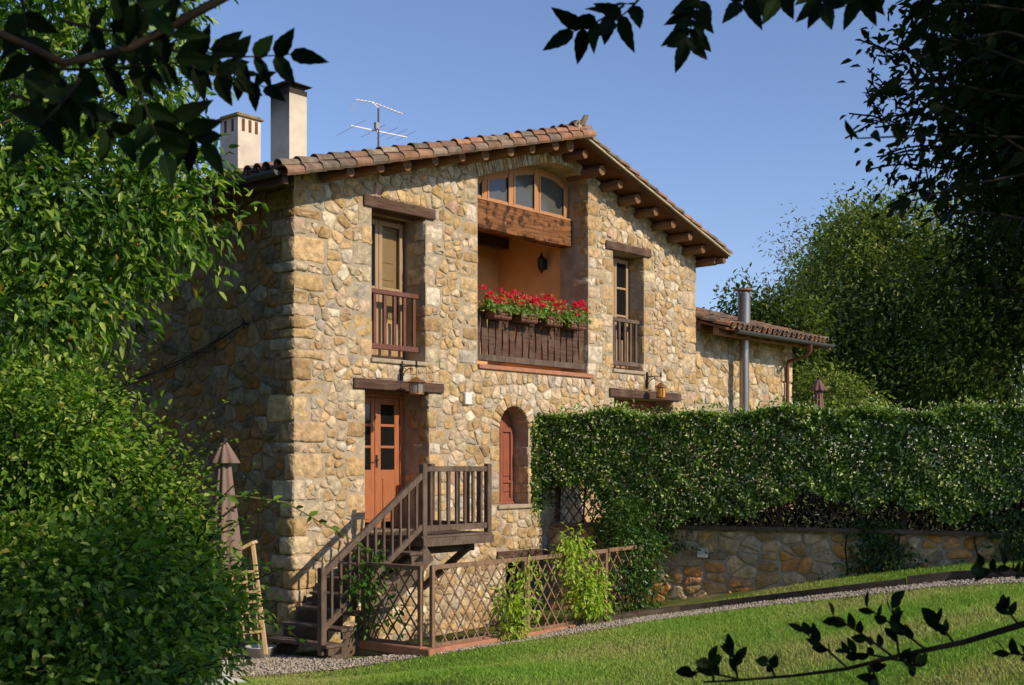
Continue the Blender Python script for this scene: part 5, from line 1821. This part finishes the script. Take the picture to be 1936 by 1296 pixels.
cb = [pxblob(120, 190, 12.2, 190, 200, 1.1), pxblob(290, 180, 12.4, 80, 130, .6), pxblob(60, 420, 11.6, 230, 170, 1.2), pxblob(270, 400, 11.8, 140, 150, .8), pxblob(180, 540, 11.4, 110, 100, .6), pxblob(60, 600, 11, 160, 120, .8),
      pxblob(330, 320, 12.2, 55, 60, .4), pxblob(-80, 250, 12.5, 200, 350, 1.3), pxblob(325, 420, 12.0, 45, 45, .3), pxblob(130, -40, 12.6, 230, 130, 1.2)]
tb = ground_at(40, 1240, 5, 30)
sets = [blob_leaves(cb, 21000, .115, .42, CPAL, per=14, clump_r=.13, droop=.5, up=.55, shell=.3, inner=.3, lump=.25, seed=201, odd=.012)]
stems = []
for b in cb:
    for k in range(9):
        u_ = V3((rnd.gauss(0, 1), rnd.gauss(0, 1), rnd.gauss(0, .7))).normalized()
        p0 = V3(b[0]) + V3((u_.x * b[1][0], u_.y * b[1][1], u_.z * b[1][2])) * .85
        stems.append(arching(p0, u_ + V3((0, 0, .1)), rnd.uniform(.2, .5), -.2))
sets.append(spray_leaves(stems, .035, .10, .46, CPAL, 202, .6))
ct = tree('cherry_tree', (tb.x, tb.y, gz(tb.x, tb.y)), .13, at(60, 300, 12), [b[0] for b in cb], sets, MT['cherryleaf'], 'leafy green cherry tree with a few red cherries beside the shaded wall', 'tree', curl=.22)
m = MB()
for s in stems: m.tube(s, [.009, .008, .007, .006, .005, .004, .003], 4, cap=False)
m.build('twigs', MT['bark'], ct)
r = np.random.default_rng(203)
P = sets[0][0][r.choice(len(sets[0][0]), 130)] - np.array([0, 0, .05])
m = MB()
for q in P: m.lathe(V3(q), [(0, -.011), (.009, -.006), (.011, 0), (.009, .006), (0, .011)], 6)
o = m.build('cherries', MT['cherry'], ct); tag(o, kind='stuff')

BPAL = [(.04, .085, .016), (.065, .15, .02), (.12, .245, .028), (.24, .38, .05), (.48, .58, .14)]


def bush(label, blobs, n, seed, nst, L, pal, lenr=(.4, .9)):
    c = np.array([b[0] for b in blobs]).mean(0)
    base = (c[0], c[1], gz(c[0], c[1]))
    t = thing('bramble_bush', base, label, 'bush', 'bramble bushes at the left edge')
    sets = [blob_leaves(blobs, n, L, .62, pal, per=16, clump_r=.12, droop=.25, up=.85, shell=.28, inner=.25, lump=.28, seed=seed, odd=.015)]
    stems = []
    for b in blobs:
        for k in range(nst):
            u_ = V3((rnd.gauss(0, 1), rnd.gauss(0, 1), abs(rnd.gauss(0, .9)))).normalized()
            p0 = V3(b[0]) + V3((u_.x * b[1][0], u_.y * b[1][1], u_.z * b[1][2])) * .85
            stems.append(arching(p0, u_ + V3((0, 0, .35)), rnd.uniform(*lenr), .1))
    sets.append(spray_leaves(stems, .03, L * .8, .6, pal, seed + 1, .2))
    leaf_object('foliage', sets, MT['brambleleaf'], t)
    m = MB()
    for s in stems: m.tube(s, [.007, .007, .006, .005, .004, .003, .002], 4, cap=False)
    b0 = V3(base)
    for b in blobs:
        for k in range(4):
            c_ = V3(b[0]) + V3((rnd.uniform(-1, 1) * b[1][0] * .6, rnd.uniform(-1, 1) * b[1][1] * .6, rnd.uniform(0, .8) * b[1][2]))
            m.tube([V3((c_.x, c_.y, gz(c_.x, c_.y))).lerp(b0, .4) - UP * .1, b0.lerp(c_, .6), c_], .012, 5)
    m.build('stems', MT['twig'], t)
    return t


bush('tall sunlit bramble bush with long arching shoots below the cherry tree', [pxblob(60, 860, 9.6, 170, 150, .9), pxblob(220, 920, 9.9, 95, 115, .6), pxblob(0, 770, 10.2, 110, 70, .6), pxblob(150, 790, 10.2, 60, 60, .4), pxblob(290, 980, 10, 65, 85, .45), pxblob(340, 1030, 10, 40, 60, .4)], 27000, 301, 16, .058, BPAL)
bush('low shaded bramble bush filling the bottom left corner in front of the parasol base', [pxblob(70, 1130, 8.6, 200, 160, .9), pxblob(270, 1120, 9.2, 95, 115, .6), pxblob(350, 1190, 9.6, 90, 85, .45), pxblob(390, 1130, 10, 60, 70, .4), pxblob(180, 1270, 8.2, 210, 70, .7)], 20000, 311, 5, .07, BPAL, (.2, .5))
# thin bramble cane reaching across the stair
t = thing('bramble_cane', at(380, 930, 10.2), 'single thin bramble cane arching from the bush across the stair rail', 'plant')
pts = [at(380, 935, 10.2), at(470, 940, 11), at(540, 950, 11.6), at(600, 985, 12.2), at(650, 1012, 12.8), at(700, 1042, 13.4)]
m = MB(); m.tube(pts, [.009, .008, .007, .006, .005, .003], 5); m.build('stems', MT['stem'], t)
leaf_object('foliage', [spray_leaves([pts], .13, .10, .5, BPAL, 321)], MT['brambleleaf'], t)
t = thing('bramble_cane', at(480, 1160, 10.2), 'short bramble cane with two pale leaves dipping before the lowest stair tread', 'plant')
pts = [at(430, 1130, 10), at(500, 1170, 10.8), at(540, 1188, 11.4), at(575, 1218, 12)]
m = MB(); m.tube(pts, [.008, .007, .005, .003], 5); m.build('stems', MT['stem'], t)
leaf_object('foliage', [spray_leaves([pts], .2, .09, .5, BPAL, 322)], MT['brambleleaf'], t)

# ------------------------------------------------------------------ background trees (right)
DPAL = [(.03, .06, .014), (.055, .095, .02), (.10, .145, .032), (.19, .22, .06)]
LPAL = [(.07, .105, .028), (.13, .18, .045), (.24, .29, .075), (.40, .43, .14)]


def bgtree(label, blobs, n, L, pal, seed, tr_=.25, W=.5, **kw):
    c = np.array([b[0] for b in blobs]).mean(0)
    base = (c[0], c[1], -1.15)
    a = dict(per=40, clump_r=.27, droop=.35, up=.6, shell=.14, inner=.12, lump=.3)
    a.update(kw)
    return tree('broadleaf_tree', base, tr_, (c[0], c[1], c[2] + .5), [b[0] for b in blobs], [blob_leaves(blobs, n, L, W, pal, seed=seed, **a)], MT['oakleaf'], label, 'tree', 'trees behind the hedge')


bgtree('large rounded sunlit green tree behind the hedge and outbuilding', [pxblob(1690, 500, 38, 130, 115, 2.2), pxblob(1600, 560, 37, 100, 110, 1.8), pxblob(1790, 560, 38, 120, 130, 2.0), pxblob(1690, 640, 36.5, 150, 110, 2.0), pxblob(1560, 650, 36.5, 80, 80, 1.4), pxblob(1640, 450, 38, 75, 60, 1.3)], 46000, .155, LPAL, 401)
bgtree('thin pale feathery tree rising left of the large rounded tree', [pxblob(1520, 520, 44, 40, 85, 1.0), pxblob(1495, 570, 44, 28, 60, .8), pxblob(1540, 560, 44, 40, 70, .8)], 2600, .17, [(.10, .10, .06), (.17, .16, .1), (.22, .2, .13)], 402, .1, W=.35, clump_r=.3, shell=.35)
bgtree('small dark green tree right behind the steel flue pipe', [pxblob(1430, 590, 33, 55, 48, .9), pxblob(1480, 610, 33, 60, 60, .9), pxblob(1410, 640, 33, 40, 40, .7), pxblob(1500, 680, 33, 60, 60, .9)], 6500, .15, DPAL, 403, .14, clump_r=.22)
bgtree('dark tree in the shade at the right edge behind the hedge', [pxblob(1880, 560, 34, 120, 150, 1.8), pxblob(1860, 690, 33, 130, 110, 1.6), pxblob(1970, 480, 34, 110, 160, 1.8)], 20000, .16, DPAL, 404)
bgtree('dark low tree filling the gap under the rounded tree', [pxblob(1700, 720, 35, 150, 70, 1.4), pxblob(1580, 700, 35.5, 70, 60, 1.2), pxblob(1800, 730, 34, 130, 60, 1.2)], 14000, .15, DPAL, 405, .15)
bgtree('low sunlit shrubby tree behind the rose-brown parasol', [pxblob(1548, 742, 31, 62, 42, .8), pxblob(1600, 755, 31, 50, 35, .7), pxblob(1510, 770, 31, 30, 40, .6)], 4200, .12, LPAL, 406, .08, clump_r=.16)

# ------------------------------------------------------------------ dark oak leaning in at the right, close to the camera
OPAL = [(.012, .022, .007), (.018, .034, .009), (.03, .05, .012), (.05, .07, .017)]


def cblob(rr, d, z, sr, sd, sz):
    return (tuple(cr(rr, d, z)), (max(sr, .05), max(sd, .05), sz))


ob = [cblob(2.55, 5.6, 2.35, .72, .7, .8), cblob(2.25, 5.5, 1.65, .5, .5, .42), cblob(2.75, 5.7, 1.5, .62, .7, .5), cblob(3.6, 5.2, 2.2, 1.0, 1.1, 1.3), cblob(4.4, 4.6, 2.8, 1.1, 1.2, 1.2), cblob(3.6, 4.4, 2.9, 1.0, 1.0, .8), cblob(2.2, 5.6, 2.5, .3, .4, .35)]
ov = [ob[0], ob[1], ob[2], ob[6], cblob(2.9, 5.9, 2.1, .6, .6, 1.0), cblob(3.3, 7.5, 2.2, .75, .6, 1.1), cblob(3.5, 7.8, 1.2, .6, .6, .8)]
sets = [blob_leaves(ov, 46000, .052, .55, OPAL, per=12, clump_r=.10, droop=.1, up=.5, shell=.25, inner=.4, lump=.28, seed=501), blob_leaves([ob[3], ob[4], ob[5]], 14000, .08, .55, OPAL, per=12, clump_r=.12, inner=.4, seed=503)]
stems = []
for (u0, v0, u1, v1, d) in ((1760, 150, 1622, 75, 8.0), (1750, 130, 1680, 80, 8.0), (1720, 230, 1640, 130, 8.1), (1740, 210, 1598, 262, 8.0), (1730, 180, 1640, 190, 8.0), (1760, 260, 1605, 215, 8.2), (1790, 320, 1645, 320, 8.4), (1790, 350, 1690, 385, 8.2), (1800, 280, 1680, 290, 8.2), (1790, 80, 1730, 20, 8), (1820, 400, 1740, 430, 8.4), (1850, 470, 1780, 520, 8.4)):
    d *= .69; a, b = at(u0, v0, d), at(u1, v1, d + rnd.uniform(-.2, .2))
    stems.append([a, a.lerp(b, .35) + UP * .02, a.lerp(b, .7) + UP * .02, b])
    for k in range(3):
        q = a.lerp(b, rnd.uniform(.3, .8)); stems.append([q, q + V3((rnd.uniform(-.14, .14), rnd.uniform(-.14, .14), rnd.uniform(-.04, .17)))])
sets.append(spray_leaves(stems, .02, .044, .45, OPAL, 502, 0))
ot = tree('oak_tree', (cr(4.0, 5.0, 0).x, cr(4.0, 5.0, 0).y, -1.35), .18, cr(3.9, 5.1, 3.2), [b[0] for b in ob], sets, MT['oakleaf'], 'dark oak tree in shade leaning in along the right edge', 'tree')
m = MB()
for s in stems: m.tube(s, .004, 4, cap=False)
m.build('twigs', MT['twig'], ot)

# ------------------------------------------------------------------ ash tree beside the camera: its crown shades the foreground, its twigs hang into the view
APAL = [(.006, .016, .005), (.010, .022, .006), (.016, .034, .009)]


def big_leaf(mb, p, d, nrm_, L, W, col, curl=.1, serr=.05, obov=0., r=rnd):
    p, d = V3(p), V3(d).normalized()
    s = d.cross(V3(nrm_)); s = s.normalized() if s.length > 1e-4 else V3((1, 0, 0))
    n_ = s.cross(d)
    K = 9
    vs, fs = [], []
    bend = r.uniform(-.25, .25)
    for i in range(K + 1):
        t = i / K
        w_ = (math.sin(math.pi * t ** (.72 + obov)) ** .85) * (1 - .28 * t) if t < 1 else 0
        w_ = max(w_, .0) * W * .58
        zz = (1 + serr * (1 if i % 2 else -1))
        c = p + d * (L * t) - n_ * (curl * L * t * t) + s * (bend * L * t * t * .5)
        vs += [c - s * w_ * zz + n_ * w_ * .25, c, c + s * w_ * zz + n_ * w_ * .25]
    for i in range(K):
        a = i * 3
        fs += [(a, a + 1, a + 4, a + 3), (a + 1, a + 2, a + 5, a + 4)]
    mb.add(vs, fs, 0, col)


def pinnate(lm, sm, p0, p1, pairs, L, sag=.05, tilt=None, W=.42, r=rnd, term=True):
    p0, p1 = V3(p0), V3(p1)
    ln = (p1 - p0).length
    pts = [p0.lerp(p1, k / 8) - UP * (sag * ln * math.sin(math.pi * k / 8)) for k in range(9)]
    sm.tube(pts, [.0035 * (1 - .08 * k) for k in range(9)], 5, mat=1)
    d = (p1 - p0).normalized()
    view = (C - p0).normalized()
    s0 = d.cross(view).normalized()
    col = lambda: tuple(x * r.uniform(.8, 1.2) for x in APAL[r.randrange(3)])
    for k in range(pairs):
        t = .2 + .8 * (k + .3) / pairs
        i = min(7, int(t * 8)); q = pts[i].lerp(pts[i + 1], t * 8 - i)
        for sg in (-1, 1):
            dv = d * r.uniform(.45, .8) + s0 * sg * r.uniform(.7, 1.0) + view * r.uniform(-.45, .45) - UP * r.uniform(0, .25)
            nn = view + V3((r.uniform(-.6, .6), r.uniform(-.6, .6), r.uniform(-.2, .7)))
            big_leaf(lm, q, dv, nn, L * r.uniform(.75, 1.15), L * W, col(), r.uniform(0, .22), r=r)
    if term: big_leaf(lm, p1, d + V3((0, 0, r.uniform(-.2, 0))), view + V3((0, 0, .3)), L * 1.05, L * W, col(), .1, r=r)


ash = thing('ash_tree', (cr(5.2, -1.0, 0).x, cr(5.2, -1.0, 0).y, -1.45), 'dark ash twigs with pointed leaflets hanging in along the top of the picture', 'tree')
m = MB()
ab_ = cr(5.2, -1.0, -1.5); at_ = cr(4.6, 0, 4.6)
m.tube([ab_, ab_.lerp(at_, .4), at_], [.26, .2, .09], 10)
for q in (cr(.9, 3.0, 1.62), cr(-1.2, 2.6, 1.35), cr(1.4, 3.0, 1.6), cr(3.5, 3, 4.5), cr(7, -3, 4.5), cr(2.5, -4, 5), cr(7, 2.5, 5)):
    s = ab_.lerp(at_, rnd.uniform(.6, .95)); mm = s.lerp(q, .5) + UP * .5
    m.tube([s, mm, q], [.07, .04, .008], 7)
m.build('trunk', MT['bark'], ash)
ASH = [  # start u,v  end u,v  depth  pairs  leaflet metres
    (300, 92, 548, 103, 2.7, 5, .082), (1180, 10, 1085, 60, 3.0, 3, .085), (1215, -10, 1160, 40, 3.0, 2, .085), (1330, -30, 1296, 82, 3.0, 5, .078), (1440, -40, 1400, 5, 3.1, 2, .085),
    (1545, -40, 1560, 15, 3.0, 3, .08), (1500, -50, 1470, 0, 3.0, 2, .08), (1640, -40, 1620, 0, 3.0, 2, .08), (1740, -30, 1760, 60, 3.0, 2, .075),
    (330, 110, 440, 150, 2.6, 2, .075), (120, 40, 330, 60, 2.4, 4, .072), (90, 130, 330, 110, 2.4, 4, .075), (260, 160, 310, 290, 2.4, 3, .075), (150, 150, 60, 250, 2.1, 2, .075), (40, -20, 60, 130, 2.1, 3, .075), (200, -40, 280, 20, 2.2, 2, .075),
    (230, 130, 400, 100, 2.7, 4, .068), (330, -30, 350, 25, 2.6, 1, .06), (120, 150, 230, 260, 2.5, 3, .07), (400, 110, 500, 165, 2.8, 3, .07), (300, 200, 380, 270, 2.4, 3, .08), (20, 180, 150, 200, 2.2, 3, .07)]
ar = random.Random(17)
for (a, b, c, d, dep, pr_, L) in ASH:
    lm = MB()
    pinnate(lm, lm, at(a, b, dep), at(c, d, dep + ar.uniform(-.15, .1)), pr_, L, .04, r=ar)
    lm.build('leaf_spray', [MT['ashleaf'], MT['twig']], ash)
sm = MB()
sm.tube([cr(-.1, 2.3, 1.1), at(250, 90, 2.3), at(120, 120, 2.0), cr(-1.2, 1.6, .8)], [.01, .008, .007, .006], 6)
sm.build('twig', MT['twig'], ash)
shade = [cblob(5.6, -1.5, 3.6, 2.2, 2.6, 2.3), cblob(5.0, 1.0, 2.6, 1.3, 1.3, 1.4), cblob(6.8, .6, 4.0, 2.0, 2.0, 2.0), cblob(6.5, -4.5, 3.4, 2.2, 2.2, 2.0), cblob(3.6, -2.0, 3.2, 1.2, 1.4, 1.2)]
leaf_object('crown', [blob_leaves(shade, 11000, .17, .5, APAL, per=10, clump_r=.25, droop=.3, inner=.45, seed=601)], MT['ashleaf'], ash)

# evergreen twig across the lower right corner
tw = thing('evergreen_branch', at(1936, 1180, 3.2), 'dark evergreen branch with rounded leaves crossing the lower right lawn', 'branch')
lm, sm = MB(), MB()
stem = [at(u, v, d) for u, v, d in ((2100, 1120, 3.1), (1936, 1180, 3.2), (1820, 1215, 3.2), (1700, 1240, 3.2), (1600, 1265, 3.2), (1500, 1278, 3.2), (1390, 1287, 3.2), (1330, 1290, 3.2))]
sm.tube(stem, [.010, .009, .0075, .006, .005, .004, .0035, .0025], 7)
TW = [((1750, 1228), (1640, 1150), 5), ((1690, 1243), (1575, 1165), 5), ((1600, 1262), (1520, 1195), 4), ((1805, 1218), (1765, 1170), 4), ((1925, 1180), (1895, 1150), 3), ((1395, 1288), (1385, 1225), 5), ((1400, 1286), (1310, 1270), 3),
      ((1465, 1280), (1453, 1250), 4), ((1700, 1240), (1685, 1140), 5), ((1640, 1252), (1660, 1290), 5), ((1680, 1245), (1740, 1262), 4), ((1350, 1288), (1340, 1250), 3), ((1990, 1250), (1900, 1235), 4), ((1980, 1110), (1900, 1070), 5), ((1900, 1090), (1850, 1072), 3), ((1680, 1245), (1600, 1235), 4)]
for (a, b, nl) in TW:
    p0, p1 = at(*a, 3.2), at(*b, 3.2 + ar.uniform(-.15, .15))
    sm.tube([p0, p0.lerp(p1, .5) + V3((0, 0, .004)), p1], [.0035, .003, .002], 5)
    d = (p1 - p0).normalized(); view = (C - p0).normalized(); s0 = d.cross(view).normalized()
    for k in range(nl + 3):
        q = p0.lerp(p1, 1 - .11 * k)
        dv = d * ar.uniform(.4, 1) + s0 * ar.choice((-1, 1)) * ar.uniform(.2, .9) + UP * ar.uniform(.1, .7) + view * ar.uniform(-.5, .5)
        nn = view + V3((ar.uniform(-1, 1), ar.uniform(-1, 1), ar.uniform(-.5, .5)))
        big_leaf(lm, q, dv, nn, ar.uniform(.036, .055), ar.uniform(.019, .029), tuple(x * ar.uniform(.8, 1.3) for x in APAL[ar.randrange(3)]), .1, 0., .25, r=ar)
lm.build('leaves', MT['ashleaf'], tw); sm.build('stem', MT['twig'], tw)
# larger leaves of the same evergreen in the upper right
tw = thing('evergreen_branch', at(1900, 200, 3.6), 'dark evergreen branch with large oval leaves overlapping the oak at upper right', 'branch')
lm, sm = MB(), MB()
for k, (a, b, nl) in enumerate([((1936, 120), (1740, 60), 7), ((1900, 60), (1740, 110), 6), ((1936, 260), (1620, 262), 8), ((1936, 330), (1690, 390), 8), ((1936, 20), (1760, 10), 6), ((1900, 180), (1700, 150), 6), ((1960, 420), (1800, 400), 6), ((1960, 560), (1830, 540), 5), ((1960, 300), (1780, 200), 7)]):
    p0, p1 = at(*a, 3.7), at(*b, 3.4 + ar.uniform(-.15, .15))
    sm.tube([cr(2.6, 3.9, .9), p0.lerp(cr(2.6, 3.9, .9), .4) + UP * .06, p0, p0.lerp(p1, .5) + V3((0, 0, .01)), p1], [.012, .009, .005, .004, .002], 5)
    d = (p1 - p0).normalized(); view = (C - p0).normalized(); s0 = d.cross(view).normalized()
    for q_ in range(nl):
        q = p0.lerp(p1, 1 - q_ / nl)
        dv = d * ar.uniform(.4, 1) + s0 * ar.choice((-1, 1)) * ar.uniform(.2, .9) - UP * ar.uniform(-.2, .5) + view * ar.uniform(-.5, .5)
        nn = view + V3((ar.uniform(-1, 1), ar.uniform(-1, 1), ar.uniform(-.5, .5)))
        big_leaf(lm, q, dv, nn, ar.uniform(.05, .075), ar.uniform(.028, .04), tuple(x * ar.uniform(.7, 1.3) for x in APAL[ar.randrange(3)]), .1, 0., .1, r=ar)
sm.tube([cr(3.2, 4.3, 1.0), cr(2.6, 3.9, .9), cr(2.4, 3.7, 1.2)], [.02, .014, .006], 6)
lm.build('leaves', MT['ashleaf'], tw); sm.build('stem', MT['twig'], tw)

# ------------------------------------------------------------------ unseen trees added left of and behind the viewpoint to cut skylight
wb = []
for (rr_, dd_, s) in ((-13, 14, 3.6), (-14.5, 20, 4), (-11, 8, 3.2), (-12, 1, 4), (-9, -6, 4), (-3, -10, 4), (4, -12, 4), (-16, 27, 4.2), (10, -15, 4)):
    wb += [cblob(rr_, dd_, 1.2, s, s, 3.6), cblob(rr_ - 1, dd_, 5.5, s * .9, s * .9, 3.4), cblob(rr_ + .5, dd_ + 1, 8.6, s * .6, s * .6, 2.4)]
WPAL = [(.02, .045, .01), (.035, .07, .014), (.06, .10, .02)]
o = leaf_object('unseen_trees', [blob_leaves(wb, 26000, .42, .6, WPAL, per=8, clump_r=.5, inner=.2, seed=701)], MT['oakleaf'])
tag(o, kind='stuff')
